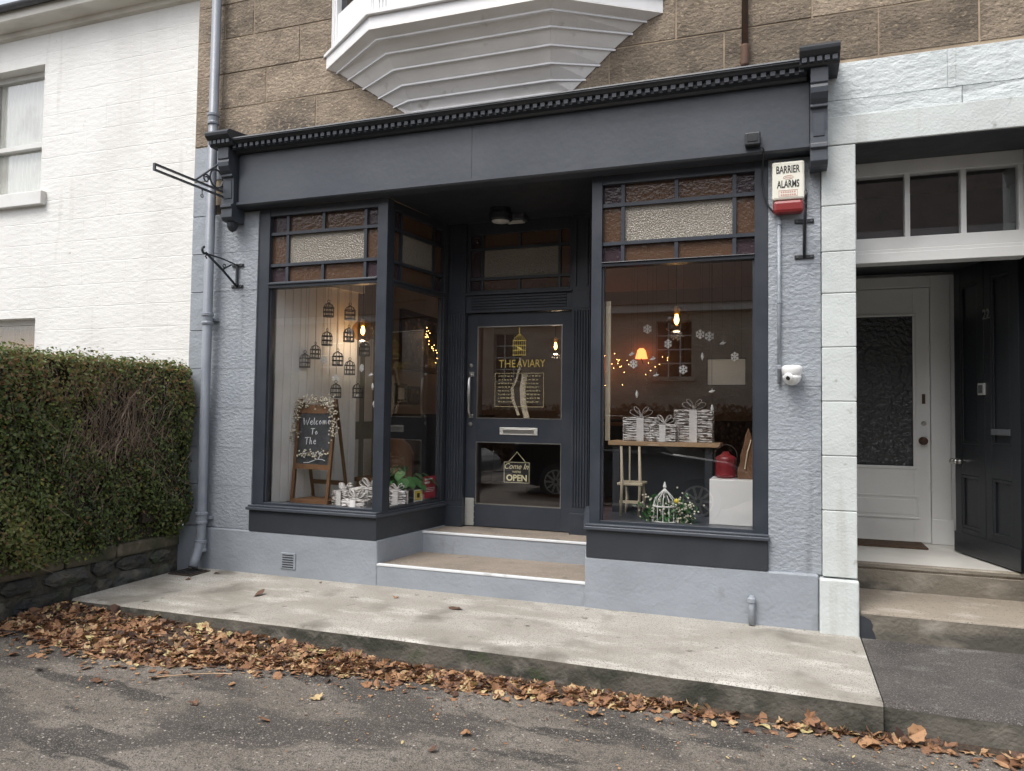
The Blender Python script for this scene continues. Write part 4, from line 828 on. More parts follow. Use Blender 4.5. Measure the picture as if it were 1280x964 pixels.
hg = thing('hedge', 'tall clipped privet hedge with a bare twiggy patch, growing above the garden wall', 'hedge', (-5.6, -1.6, .3))
def vnoise(a, b, c, s):
    return math.sin(a*s+1.3*math.sin(b*s*.7+c))*math.sin(b*s*1.1+.8*math.sin(c*s*.9+a))*.6+math.sin(a*s*2.3+b*s*1.7+c*s*2.9)*.4
def face_x(y, z):                                  # hedge face towards the street corner
    x = -4.955+.06*vnoise(y, z, 0, 3.4)+.04*vnoise(y, z, 3, 8)
    if z < .62: x -= .16*((.62-z)/.36)**1.3*(1 if y > -.9 else .55)
    e = -.03-y                                     # rounded end against the shop wall
    if e < .1: x -= .06*(1-max(0, e)/.1)**2
    return x
def bare(y, z): return max(0, 1-math.hypot((y+.82)/.50, (z-1.30)/.40)**2*1.0)
HTOP = 1.79
cm = MB(); ny, nz = 40, 16; g = []
for i in range(ny+1):
    for j in range(nz+1):
        y = -.035-3.2*i/ny; z = .30+(HTOP-.40)*j/nz; g.append((face_x(y, z)-(.11 if y < -.4 else .05)-.05*rnd.random()-.05*bare(y, z), y, z))
cm.v = g; cm.f = [(i*(nz+1)+j, (i+1)*(nz+1)+j, (i+1)*(nz+1)+j+1, i*(nz+1)+j+1) for i in range(ny) for j in range(nz)]
cm.box(-6.0, -5.13, -3.2, -.03, .30, HTOP-.015); cm.box(-5.15, -5.055, -.5, -.034, .45, HTOP-.04)
cm.build('inner_growth', 'hedgecore', hg)
lv = MB(); hr = random.Random(5)
def leafquad(mb, p, n, size, tint):
    n = (n+Vector((hr.uniform(-1, 1), hr.uniform(-1, 1), hr.uniform(-.8, 1)))*.85).normalized()
    t = n.orthogonal().normalized(); t = Matrix.Rotation(hr.uniform(0, 6.283), 3, n) @ t; b = n.cross(t); w = size*.30
    mb.add([p-t*size*.5, p+b*w+n*size*.08, p+t*size*.5, p-b*w+n*size*.08], [(0, 1, 2), (0, 2, 3)], None, tint)
cnt = 0
while cnt < 42000:
    y = -hr.uniform(.01, 3.2)
    if hr.random() < .32 and y < -2.2: continue
    top = hr.random() < .22
    if top:
        z = HTOP+.03*vnoise(y, 0, 1, 4)+.015*vnoise(y, 2, 1, 14)+hr.gauss(0, .028); x = hr.uniform(-5.95, face_x(y, HTOP)+.0); n = Vector((.25, 0, 1)); tt = hr.uniform(.15, .75)
        if hr.random() < .28: tt = hr.uniform(.80, .95)
    else:
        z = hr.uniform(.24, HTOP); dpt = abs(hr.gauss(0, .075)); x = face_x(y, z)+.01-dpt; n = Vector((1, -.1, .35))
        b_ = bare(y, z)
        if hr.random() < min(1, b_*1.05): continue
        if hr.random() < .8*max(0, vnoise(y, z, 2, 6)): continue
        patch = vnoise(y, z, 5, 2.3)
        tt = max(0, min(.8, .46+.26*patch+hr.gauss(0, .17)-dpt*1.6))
        if z > 1.45 and hr.random() < .35: tt = hr.uniform(.78, .94)
        if hr.random() < .025: tt = hr.uniform(.93, 1)
        if hr.random() < .04: tt = hr.uniform(.84, .93)
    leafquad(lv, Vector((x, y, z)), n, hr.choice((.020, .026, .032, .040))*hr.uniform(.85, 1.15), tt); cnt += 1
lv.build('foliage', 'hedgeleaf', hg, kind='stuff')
tw = MB()
for i in range(2100):
    if i < 1150:
        y = hr.gauss(-.80, .36); z = hr.gauss(1.22, .29); depth = hr.uniform(-.01, .14)
    else: y = -hr.uniform(.05, 3.1); z = hr.uniform(.35, 1.7); depth = hr.uniform(.03, .13)
    if not (.32 < z < 1.72) or y > -.12 or y < -3.1: continue
    L = hr.uniform(.09, .30); dirv = Vector((hr.uniform(-.15, .25), hr.gauss(0, .42), 1 if hr.random() < .8 else -.3)).normalized()
    p = Vector((face_x(y, z)-depth, y, z)); pts_ = [p]
    for k in range(3):
        p = p+dirv*L/3; dirv = (dirv+Vector((hr.gauss(0, .22), hr.gauss(0, .28), hr.gauss(0, .15)))).normalized(); pts_.append(p)
    if pts_[-1].z > HTOP+.02: continue
    r0 = hr.uniform(.0012, .003) if hr.random() < .95 else hr.uniform(.004, .006)
    tw.tube(pts_, [r0, r0*.85, r0*.7, r0*.4], 4, cap=False)
tw.build('twigs', 'hedgetwig', hg, kind='stuff')
for i in range(14):
    y = -.2-.22*i+hr.uniform(-.05, .05); x = -5.35+hr.uniform(-.08, .1)
    pts_ = [Vector((x, y, .2))]
    for k in range(5): pts_.append(pts_[-1]+Vector((hr.gauss(.025, .02), hr.gauss(0, .05), .25)))
    MB().tube(pts_, [.016, .014, .012, .010, .008, .005], 6).build('stem', 'hedgetwig', hg)

# ================================================================ FALLEN LEAVES
lr = random.Random(21)
def leaf_outline(kind):
    if kind == 0:    # five lobed maple leaf
        pol = [(-90, .30), (-60, .62), (-40, .48), (-15, .95), (5, .58), (35, .95), (55, .62), (72, .85), (90, 1.08), (108, .85), (125, .62), (145, .95), (175, .58), (195, .95), (220, .48), (240, .62)]
    elif kind == 1:  # scalloped
        pol = [(-90, .75), (-60, .66), (-35, .80), (-10, .68), (15, .86), (40, .72), (65, .92), (90, 1.0), (115, .92), (140, .72), (165, .86), (190, .68), (215, .80), (240, .66)]
    else:            # plain oval
        pol = [(-90, 1.0), (-60, .72), (-20, .52), (20, .52), (60, .72), (90, 1.05), (120, .72), (160, .52), (200, .52), (240, .72)]
    return [(math.cos(R(a))*r_*.5, math.sin(R(a))*r_*.5) for a, r_ in pol]
LO = [leaf_outline(k) for k in range(3)]
def add_leaf(mb, p, size, tilt, tint, kind=None, curl=None):
    ol = LO[kind if kind is not None else lr.choices((0, 1, 2), (5, 3, 3))[0]]; curl = curl if curl is not None else lr.uniform(-.9, .9); cx_ = lr.uniform(-.5, .5); tw_ = lr.uniform(-.5, .5)
    T = Matrix.Translation(p) @ Matrix.Rotation(lr.uniform(0, 6.283), 4, 'Z') @ Matrix.Rotation(lr.gauss(0, tilt), 4, 'X') @ Matrix.Rotation(lr.gauss(0, tilt), 4, 'Y') @ Matrix.Rotation(lr.uniform(0, 6.283), 4, 'Z')
    vs = [(0, 0, 0)]+[(x*size, y*size, size*(curl*x*x*1.3+cx_*y*y+tw_*x*y*1.5+lr.uniform(-.04, .04))) for x, y in ol]
    n = len(ol); mb.add(vs, [(0, 1+i, 1+(i+1) % n) for i in range(n)], T, tint)
edge = [(-5.3, -1.60), (-4.86, -1.70), (-4.3, -1.86), (-3.67, -1.80), (-3.13, -1.62), (-2.58, -1.42), (-1.83, -1.37), (-1.15, -1.34), (-.46, -1.285), (.1, -1.25), (.81, -1.27), (1.4, -1.27), (3, -1.25)]
def front(x):
    for (a, b), (c, d_) in zip(edge, edge[1:]):
        if a <= x <= c: return b+(d_-b)*(x-a)/(c-a)
    return -1.25
def kerb(x): return -1.19-.02*abs(2*((x+4.97)/5.455)-1) if x < .5 else -1.185
def hmax(x): return .085 if x < -3 else (.085-.045*(x+3)/1.5 if x < -1.5 else max(.010, .04-.016*(x+1.5)))
litter = MB(); k = 0
while k < 6600:
    x = lr.choices((lr.uniform(-5.08, -2.4), lr.uniform(-2.4, -.5), lr.uniform(-.5, 2.6)), (64, 22, 14))[0]
    f_, kk = front(x)+.05*vnoise(x, 0, 2, 6)+.02*vnoise(x, 1, 2, 17), kerb(x); u = lr.random()**.85; u = min(1.12, u+abs(lr.gauss(0, .05)))
    y = kk+(f_-kk)*u
    if x > -1.2 and lr.random() < .25+.55*(vnoise(x, y, 4, 5) > .0): k += 1; continue
    h = hmax(x)*max(0, 1-u)**.8*(.75+.35*vnoise(x, y, 1, 7))
    z = road_z(x, y)+.008+max(0, h)*lr.random()**.45
    tint = min(1, max(0, lr.gauss(.46, .29))); 
    if lr.random() < .05: tint = lr.uniform(.85, .97)
    add_leaf(litter, Vector((x, y, z)), lr.choice((.025, .04, .055, .07, .09))*lr.uniform(.85, 1.2), .40, tint); k += 1
for i in range(420):
    x = lr.uniform(-4.95, -.2) if i % 4 else lr.uniform(-.2, 2.2); y = front(x)-abs(lr.gauss(0, .13 if x < -2 else .06))
    add_leaf(litter, Vector((x, y, road_z(x, y)+.010)), lr.choice((.025, .035, .05, .065))*lr.uniform(.85, 1.2), .2, min(1, max(0, lr.gauss(.5, .25))))
tag(litter.build('leaf_litter', 'leaf'), 'drift of brown fallen leaves heaped along the kerb', 'leaves', kind='stuff')
# leaf mould under the drift
mo = MB(); n = 90; vs = []
for i in range(n+1):
    x = -5.1+7.7*i/n; kk = kerb(x)+.03; f_ = front(x)+.02+.03*vnoise(x, 0, 2, 9)
    for u in (0, .35, .75, 1.0): y = kk+(f_-kk)*u; vs.append((x, y, road_z(x, y)+(.006 if u == 1 else .012)+hmax(x)*.55*max(0, 1-u)-(.02 if u == 1 else 0)))
mo.v = vs; mo.f = [(i*4+j, i*4+j+1, (i+1)*4+j+1, (i+1)*4+j) for i in range(n) for j in range(3)]
tag(mo.build('leaf_mould', 'debris', smooth=True), 'dark leaf mould lying in the gutter under the leaves', 'leaves', kind='stuff')
# single leaves one can pick out: x, y, z, size, tint, kind, label
singles = [(-2.40, -1.83, None, .10, .95, 0, 'pale curled leaf lying alone on the road left of centre'), (-1.45, -1.95, None, .065, .62, 1, 'small orange leaf alone on the road below the drift'),
    (-1.52, -2.18, None, .06, .18, 0, 'dark red brown leaf nearest the bottom edge of the photo'), (-2.46, -2.20, None, .07, .40, 2, 'thin curled brown leaf on the road at lower left centre'),
    (-.93, -1.50, None, .10, .66, 1, 'broad orange brown leaf on the road in front of the drift'), (-1.42, -1.46, None, .07, .6, 0, 'orange leaf of a touching pair at the edge of the drift'),
    (-1.49, -1.45, None, .06, .93, 2, 'cream leaf of a touching pair at the edge of the drift'), (-3.62, -2.16, None, .09, .30, 0, 'pinkish red leaf alone on the far left of the road'),
    (-2.95, -1.86, None, .07, .72, 2, 'oval tan leaf on the dark patch below the drift'), (-2.93, -2.18, None, .07, .33, 0, 'brown twisted leaf on the road at lower left'),
    (.62, -1.27, .05, .105, .74, 1, 'big tan scalloped leaf standing up at the footpath edge'), (.14, -1.26, .03, .10, .48, 0, 'upright rust red leaf against the apron edge'),
    (.06, -1.30, None, .12, .86, 0, 'yellowish leaf lying flat in the gutter near the red upright leaf'), (.42, -1.34, None, .13, .70, 1, 'wide brown leaf in the gutter at the right'),
    (1.02, -1.30, None, .12, .80, 0, 'grey tan leaf in the gutter at the right edge'), (-.52, -1.31, None, .08, .98, 2, 'pale yellow oval leaf at the foot of the apron'),
    (-3.75, -.62, 'a', .11, .20, 2, 'curled dark leaf on the concrete near the drain'), (-2.75, -.30, 'a', .055, .7, 1, 'small upright tan leaf on the concrete apron left of the steps'),
    (-2.20, -.42, 'a', .12, .16, 2, 'long dark leaf lying on the concrete in front of the steps'), (-3.55, -.11, 'a', .05, .22, 2, 'tiny brown leaf at the plinth under the vent'),
    (-4.62, -.42, 'a', .06, .3, 0, 'brown leaf beside the garden wall on the concrete'), (-4.55, -.16, 'a', .07, .38, 0, 'red brown leaf caught on the drain grid')]
for (x, y, z, sz, tint, kd, lb) in singles:
    zz_ = road_z(x, y)+.012 if z is None else (.010+.012*y if z == 'a' else road_z(x, y)+z)
    mb = MB(); add_leaf(mb, Vector((0, 0, 0)), sz, .15 if not isinstance(z, float) else .05, tint, kd, lr.uniform(.3, .8))
    if isinstance(z, float): up_ = Matrix.Rotation(R(62), 3, 'X'); mb.v = [tuple(up_ @ Vector(v)) for v in mb.v]; zz_ = road_z(x, y)+.04
    zmin = min(v[2] for v in mb.v); o = mb.build('fallen_leaf', 'leaf'); o.location = (x, y, zz_-zmin-.006); tag(o, lb, 'leaf', 'single fallen leaves')
sc = MB()
for i in range(420):                               # crumbs of leaf and grit scattered over the road
    x = lr.uniform(-4.6, 1.6); y = front(x)-abs(lr.gauss(0, .42))-.0
    if y < -3.2: continue
    add_leaf(sc, Vector((x, y, road_z(x, y)+.006)), lr.uniform(.008, .026), .15, min(1, max(0, lr.gauss(.6, .3))), 2)
tag(sc.build('leaf_crumbs', 'leaf'), 'tiny crumbs of leaf scattered over the asphalt', 'leaves', kind='stuff')
for (x0_, y0_, x1_, y1_, lb) in ((-3.38, -1.98, -3.02, -1.78, 'long pale straw stalk lying on the road below the drift'), (-2.48, -1.44, -2.30, -1.42, 'thin dry stalk at the edge of the leaf drift')):
    pts_ = [(x0_+(x1_-x0_)*t, y0_+(y1_-y0_)*t+.035*math.sin(t*3), road_z(x0_, y0_)+.012) for t in (0, .35, .7, 1)]
    tag(MB().tube(pts_, .0035, 5).build('stalk', 'palewood'), lb, 'stalk')

# ================================================================ THINGS IN THE WINDOWS
def giftbox(w, d, h, seed, label, loc, rz=0, group='wicker gift boxes'):
    o = thing('gift_box', label, 'gift box', (0, 0, 0), group); r = random.Random(seed)
    b = MB(); n = max(5, int(h/.019))
    b.box(-w/2+.008, w/2-.008, -d/2+.008, d/2-.008, .004, h-.008)
    for i in range(n):
        z = .010+(h-.02)*i/(n-1)
        for (a, c) in (((-w/2, -d/2), (w/2, -d/2)), ((w/2, -d/2), (w/2, d/2)), ((w/2, d/2), (-w/2, d/2)), ((-w/2, d/2), (-w/2, -d/2))):
            pts_ = [(a[0]+(c[0]-a[0])*t+r.uniform(-.004, .004), a[1]+(c[1]-a[1])*t+r.uniform(-.004, .004), z+r.uniform(-.006, .006)) for t in (0, .22, .45, .7, 1)]
            b.tube(pts_, r.uniform(.006, .0095), 5)
    for i in range(7): y = -d/2+d*i/6; b.tube([(-w/2, y, h), (0, y+r.uniform(-.005, .005), h+.003), (w/2, y, h)], .008, 5)
    b.build('wicker_body', 'twig', o)
    rb = MB(); q = .016+.05*w
    rb.box(-q, q, -d/2-.0135, -d/2-.0115, .002, h+.004); rb.box(-q, q, d/2+.0115, d/2+.0135, .002, h+.004); rb.box(-q, q, -d/2-.0135, d/2+.0135, h+.010, h+.0125)
    rb.box(-w/2-.0135, -w/2-.0115, -q, q, .002, h+.004); rb.box(w/2+.0115, w/2+.0135, -q, q, .002, h+.004)
    rb.build('ribbon', 'ribbon', o)
    for s, L in ((-1, min(.095, w*.40)), (1, min(.095, w*.40)), (-.7, min(.085, w*.36)), (.7, min(.085, w*.36))):
        bw = MB(); n_ = 12; vs = []
        for i in range(n_+1):
            a = 2*math.pi*i/n_; x = s*(L*.5-L*.5*math.cos(a)); z = h+.014+L*(.42 if abs(s) == 1 else .85)*max(0, math.sin(a/2))+L*.26*math.sin(a)
            dq = 0 if abs(s) == 1 else s*.03; vs += [(x, -q*.9+dq, z), (x, q*.9+dq, z)]
        bw.v = vs; bw.f = [(2*i, 2*i+1, 2*i+3, 2*i+2) for i in range(n_)]; ob = bw.build('bow_loop', 'ribbon', o, smooth=True)
        md_ = ob.modifiers.new('thick', 'SOLIDIFY'); md_.thickness = .002
    MB().lathe([(.006, h+.012), (.012, h+.018), (.012, h+.030), (.006, h+.036)], 8).build('knot', 'ribbon', o)
    o.location = loc; o.rotation_euler.z = rz; return o
zl, zr = .592, .614
giftbox(.29, .22, .15, 1, 'largest white wicker gift box on the left window sill', (-3.36, .33, zl), .15)
giftbox(.17, .15, .12, 2, 'small wicker gift box at the left end of the left window group', (-3.60, .32, zl), -.2)
giftbox(.20, .13, .075, 3, 'low white wicker gift box in front of the left window group', (-3.37, .135, zl), .05)
giftbox(.16, .15, .13, 4, 'wicker gift box behind the corner post of the left window', (-3.145, .42, zl), .3)
# tall stand with three gift boxes in the right window
tb = thing('display_table', 'dark cabinet with pale wooden top carrying three gift boxes', 'table', (-.87, .85, zr))
MB().box(-1.33, -.44, .66, 1.02, 1.165, 1.20).build('top', 'palewood', tb, bevel=.004); MB().box(-1.28, -.50, .90, .98, zr, 1.164).build('back_panel', 'slatedark', tb)
for x in (-1.27, -.53): MB().box(x-.03, x+.03, .70, .76, zr, 1.164).build('leg', 'slatedark', tb, bevel=.003)
giftbox(.27, .22, .19, 5, 'medium wicker gift box at the left of the three on the pale table top', (-1.09, .84, 1.20), .1)
giftbox(.20, .13, .135, 6, 'smallest wicker gift box in front of the other two on the table', (-.88, .735, 1.20), -.1)
giftbox(.29, .22, .255, 7, 'tallest wicker gift box at the right of the three on the table', (-.66, .85, 1.20), .05)
# white display block, red lantern, wooden tree
wbk = thing('display_block', 'tall glossy white display block in the right window', 'plinth', (-.30, .5, zr)); MB().box(-.49, -.135, .32, .64, zr, .945).build('block', 'cctv', wbk, bevel=.004)
rl = thing('red_lantern', 'red ribbed lantern standing on the white block', 'lantern', (-.39, .5, .946)); Tl = TR(-.385, .50, .946)
MB().lathe([(.06, 0), (.075, .01), (.08, .03), (.074, .04), (.08, .055), (.074, .07), (.08, .085), (.074, .10), (.08, .115), (.074, .13), (.078, .15), (.06, .165), (.03, .18), (.02, .2)], 20, Tl).build('body', 'redpaint', rl, smooth=True)
MB().tube([(-.385+.085*math.cos(R(a)), .5, 1.10+.10*math.sin(R(a))) for a in range(0, 181, 20)], .004, 6).build('handle', 'wire', rl)
wt = thing('wooden_tree', 'tapering brown wooden tree ornament on the white block', 'ornament', (-.22, .46, .946))
tr_ = MB(); pr = [(-.075, 0), (.075, 0), (.08, .06), (.055, .13), (.06, .17), (.035, .25), (.02, .33), (0, .38), (-.02, .33), (-.035, .25), (-.06, .17), (-.055, .13), (-.08, .06)]
tr_.add([(-.22+x, .44, .946+z) for x, z in pr]+[(-.22+x, .48, .946+z) for x, z in pr], [tuple(range(13)), tuple(range(13, 26))[::-1]]+[(i, 13+i, 13+(i+1) % 13, (i+1) % 13) for i in range(13)]).build('silhouette', 'wood', wt, bevel=.004)
MB().tube([(-.245, .435, 1.02), (-.225, .43, 1.15), (-.20, .435, 1.24)], .005, 6).build('light_edge', 'creamwood', wt)
# cream chair glimpsed at the left of the right window
ch = thing('chair', 'cream spindle chair behind the glass of the right window', 'chair', (-1.1, .6, zr))
for (x, y, t) in ((-1.19, .50, .55), (-1.05, .52, .55), (-1.19, .72, .25), (-1.05, .72, .25)): MB().tube([(x, y, zr), (x+.01, y, zr+t*.5), (x, y+.01, zr+t)], [.010, .013, .009], 8).build('leg', 'creamwood', ch, smooth=True)
MB().box(-1.22, -1.02, .50, .75, zr+.24, zr+.262).build('seat', 'creamwood', ch, bevel=.006)
MB().tube([(-1.12, .505, zr+.26), (-1.12, .50, zr+.55)], .007, 6).build('spindle', 'creamwood', ch); MB().box(-1.2, -1.04, .50, .53, zr+.10, zr+.12).build('stretcher', 'creamwood', ch)
# white wire lantern and flowers
fl_ = thing('wire_lantern', 'white wire birdcage lantern on the right window sill', 'lantern', (-.80, .30, zr)); c = MB(); cx, cy = -.815, .30
for z in (zr+.005, zr+.12): c.tube([(cx+.085*math.cos(R(a)), cy+.085*math.sin(R(a)), z) for a in range(0, 361, 20)], .006, 6)
for i in range(12):
    a = 2*math.pi*i/12; c.tube([(cx+.085*math.cos(a), cy+.085*math.sin(a), zr+.005), (cx+.085*math.cos(a), cy+.085*math.sin(a), zr+.12), (cx+.075*math.cos(a), cy+.075*math.sin(a), zr+.17), (cx+.03*math.cos(a), cy+.03*math.sin(a), zr+.22), (cx, cy, zr+.25)], .0032, 5)
c.build('cage', 'snow', fl_); MB().lathe([(.006, zr+.25), (.014, zr+.262), (.008, zr+.28), (.003, zr+.30)], 10, TR(cx, cy, 0)).build('finial', 'snow', fl_)
def sprig(name, label, cat, cx, cy, z0, r, h, nleaf, nflow, seed, leafm='leafplant', flowm='berry', ls=.03):
    o = thing(name, label, cat, (cx, cy, z0)); rr = random.Random(seed); L = MB(); F = MB()
    for i in range(nleaf):
        p = Vector((cx+rr.gauss(0, r*.5), cy+rr.gauss(0, r*.35), z0+abs(rr.gauss(h*.45, h*.3)))); n = Vector((rr.uniform(-1, 1), rr.uniform(-1.3, .4), rr.uniform(-.3, 1))).normalized(); t = n.orthogonal().normalized(); t = Matrix.Rotation(rr.uniform(0, 6.3), 3, n) @ t; b = n.cross(t); s = ls*rr.uniform(.6, 1.3)
        L.add([p-t*s, p+b*s*.35, p+t*s, p-b*s*.35], [(0, 1, 2), (0, 2, 3)])
    for i in range(nflow):
        p = (cx+rr.gauss(0, r*.55), cy-.02+rr.gauss(0, r*.3), z0+abs(rr.gauss(h*.5, h*.32))); F.lathe([(.002, -.007), (.007, -.003), (.007, .003), (.002, .007)], 6, TR(*p))
    L.build('leaves', leafm, o, kind='stuff'); F.build('flowers', flowm, o, kind='stuff'); return o
sprig('flower_arrangement', 'green and white flowers packed round the wire lantern', 'flowers', -.83, .33, zr, .15, .17, 460, 110, 3, ls=.024)
fw_ = sprig('flower_bunch', 'cream flowers with one yellow bloom right of the wire lantern', 'flowers', -.67, .29, zr, .09, .17, 140, 80, 4, ls=.022)
MB().lathe([(.004, -.018), (.018, -.006), (.018, .006), (.004, .018)], 10, TR(-.715, .20, zr+.17)).build('yellow_bloom', 'yellowprint', fw_, smooth=True)
hp = box('hanging_strip', 'creamwood', None, -1.235, -1.20, .12, .135, 1.22, 2.27); tag(hp, 'narrow cream strip hanging beside the left post of the right window', 'strip')
# ---- chalkboard easel with garland
ea = thing('easel', 'wooden A frame chalkboard with welcome lettering in the left window', 'easel', (-3.93, .38, zl))
def T_e(x, y, z): return TR(-3.93, .30, zl, R(-6)) @ Vector((x, y, z))
def leg(p, q, w=.020): MB().tube([T_e(*p), T_e(*q)], w, 4).build('leg', 'wood', ea)
leg((-.20, -.04, 0), (-.215, .06, .93)); leg((.195, -.04, 0), (.19, .06, .93)); leg((-.21, .26, 0), (-.20, .08, .90), .016); leg((.19, .26, 0), (.18, .08, .90), .016)
def rail(z0, z1, y0, y1): MB().add([T_e(-.20, y0, z0), T_e(.19, y0, z0), T_e(.19, y0+(z1-z0)*.108, z1), T_e(-.20, y0+(z1-z0)*.108, z1), T_e(-.20, y1, z0), T_e(.19, y1, z0), T_e(.19, y1+(z1-z0)*.108, z1), T_e(-.20, y1+(z1-z0)*.108, z1)], [(0, 1, 2, 3), (7, 6, 5, 4), (0, 4, 5, 1), (1, 5, 6, 2), (2, 6, 7, 3), (3, 7, 4, 0)]).build('rail', 'wood', ea)
rail(.30, .345, -.022, .0); rail(.80, .88, .033, .055); rail(.15, .19, .2, .215); rail(0.0, .03, -.05, .22)
bd = MB().add([T_e(-.185, -.012, .345), T_e(.172, -.012, .345), T_e(.172, .036, .80), T_e(-.185, .036, .80), T_e(-.185, .003, .345), T_e(.172, .003, .345), T_e(.172, .051, .80), T_e(-.185, .051, .80)], [(0, 1, 2, 3), (7, 6, 5, 4), (0, 4, 5, 1), (1, 5, 6, 2), (2, 6, 7, 3), (3, 7, 4, 0)]).build('chalkboard', 'chalkboard', ea)
GL = {'W': (1.1, [[(0, 1), (.2, 0), (.5, .7), (.75, 0), (1.1, 1)]]), 'e': (.55, [[(.05, .3), (.45, .36), (.35, .58), (.12, .5), (.08, .15), (.3, 0), (.5, .12)]]), 'l': (.25, [[(.1, 1), (.08, .1), (.25, 0)]]), 'c': (.5, [[(.42, .5), (.15, .52), (.06, .2), (.22, 0), (.45, .1)]]), 'o': (.55, [[(.25, .55), (.05, .3), (.22, 0), (.45, .22), (.25, .55)]]),
      'm': (.8, [[(.05, .55), (.08, 0)], [(.08, .4), (.25, .55), (.36, 0)], [(.36, .4), (.55, .55), (.66, 0)]]), 'T': (.8, [[(0, .95), (.8, 1)], [(.4, .97), (.36, 0)]]), 'h': (.55, [[(.08, 1), (.06, 0)], [(.06, .4), (.28, .56), (.42, 0)]]), 'A': (.8, [[(0, 0), (.4, 1), (.75, 0)], [(.15, .4), (.65, .4)]]), 'v': (.5, [[(.02, .55), (.22, 0), (.45, .58)]]), 'i': (.2, [[(.1, .5), (.1, 0)], [(.1, .7), (.11, .76)]]), 'a': (.55, [[(.42, .5), (.12, .5), (.06, .15), (.25, 0), (.42, .4), (.46, 0)]]), 'r': (.42, [[(.06, .55), (.08, 0)], [(.08, .35), (.35, .55)]]), 'y': (.5, [[(.02, .55), (.22, .1)], [(.45, .55), (.1, -.45)]])}
ck = MB()
def chalk(word, x, z, s, slope=0):
    for chh in word:
        w_, strokes = GL[chh]
        for stt in strokes: ck.tube([T_e(x+a*s, -.0145+(z+b*s+slope*(x+a*s)-.345)*.1055, z+b*s+slope*(x+a*s)) for a, b in stt], .0034, 4)
        x += (w_+.12)*s
chalk('Welcome', -.145, .70, .062, .04); chalk('To', -.05, .61, .055); chalk('The', -.11, .525, .062, .05); chalk('Aviary', -.13, .42, .062, .08)
ck.tube([T_e(x, -.0145+(.375+.02*math.sin(x*20)-.345)*.1055, .375+.02*math.sin(x*20)) for x in (-.1, -.05, 0, .05, .1, .14)], .0032, 4)
ck.build('chalk_lettering', 'chalk', ea)
ga = thing('garland', 'garland of cream berries and leaves draped over the chalkboard easel', 'garland', (-3.93, .32, zl+.9)); rr = random.Random(9); L = MB(); F = MB()
path = [(-.235, .55), (-.24, .70), (-.22, .86), (-.12, .92), (.0, .90), (.12, .915), (.18, .84), (.21, .72), (.205, .55)]; low = [(-.16, .43), (-.05, .44), (.06, .43), (.16, .45)]
def alongp(P, t):
    t *= len(P)-1; i = min(int(t), len(P)-2); f = t-i; return P[i][0]+(P[i+1][0]-P[i][0])*f, P[i][1]+(P[i+1][1]-P[i][1])*f
for i in range(460):
    x, z = alongp(path, rr.random()) if i < 400 else alongp(low, rr.random()); sp = .028 if i < 400 else .016
    x += rr.gauss(0, sp); z += rr.gauss(0, sp); y = (z-.345)*.108-.03+rr.uniform(-.02, .01)
    p = T_e(x, y, z)
    if rr.random() < .62: F.lathe([(.002, -.007), (.0075, -.003), (.0075, .003), (.002, .007)], 6, TR(*p))
    n = Vector((rr.uniform(-1, 1), -1, rr.uniform(-1, 1))).normalized(); t = n.orthogonal().normalized(); t = Matrix.Rotation(rr.uniform(0, 6.3), 3, n) @ t; b = n.cross(t); s = rr.uniform(.012, .022)
    L.add([p-t*s, p+b*s*.35, p+t*s, p-b*s*.35], [(0, 1, 2), (0, 2, 3)])
L.build('leaves', 'hedgetwig', ga, kind='stuff'); F.build('berries', 'berry', ga, kind='stuff')
# ---- hanging bird cages and ornaments
CEIL = 3.268
def cage_proto():
    o = thing('birdcage', 'x', 'birdcage', (0, 0, 0), 'small wire birdcages hanging in the left window'); c = MB(); r, h = .034, .085
    for z in (0, h*.33, h*.66): c.tube([(r*math.cos(R(a)), r*math.sin(R(a)), z) for a in range(0, 361, 36)], .0035, 5)
    for i in range(10):
        a = 2*math.pi*i/10; c.tube([(r*math.cos(a), r*math.sin(a), 0), (r*math.cos(a), r*math.sin(a), h*.66), (r*.75*math.cos(a), r*.75*math.sin(a), h*.88), (0, 0, h*1.06)], .0022, 4)
    c.lathe([(.036, -.006), (.036, .0)], 12); c.tube([(.009*math.cos(R(a)), 0, h*1.06+.009+.009*math.sin(R(a))) for a in range(0, 361, 45)], .002, 4)
    c.build('cage', 'wire', o); MB().lathe([(.012, .002), (.012, .018), (.004, .02)], 8).build('tealight', 'berry', o); return o
def flake_proto():
    o = thing('snowflake', 'x', 'ornament', (0, 0, 0), 'hanging paper snowflakes'); c = MB()
    for i in range(6):
        T = TR(0, 0, 0, 0, 0, R(60*i)); c.box(-.0035, .0035, -.002, .002, .004, .034, T)
        for s in (-1, 1): c.box(-.003, .003, -.0019, .0019, 0, .014, T @ TR(0, 0, .018, 0, 0, s*R(50)))
    c.box(-.006, .006, -.0025, .0025, -.006, .006); c.build('flake', 'snow', o); return o
def drop_proto():
    o = thing('icicle', 'x', 'ornament', (0, 0, 0), 'hanging white drop ornaments'); MB().lathe([(.002, -.05), (.010, -.03), (.012, -.015), (.006, .005), (.002, .012)], 8).build('drop', 'snow', o, smooth=True); return o
def bird_proto():
    o = thing('bird_ornament', 'x', 'ornament', (0, 0, 0), 'hanging white bird ornaments')
    b = MB(); b.tube([(-.022, 0, 0), (-.008, 0, .004), (.01, 0, .006), (.024, 0, .014)], [.003, .009, .008, .003], 6); b.add([(-.004, 0, .008), (.004, .012, .03), (.012, 0, .008), (.004, -.012, .03)], [(0, 1, 2), (0, 3, 2)]); b.build('bird', 'snow', o); return o
protos = {}
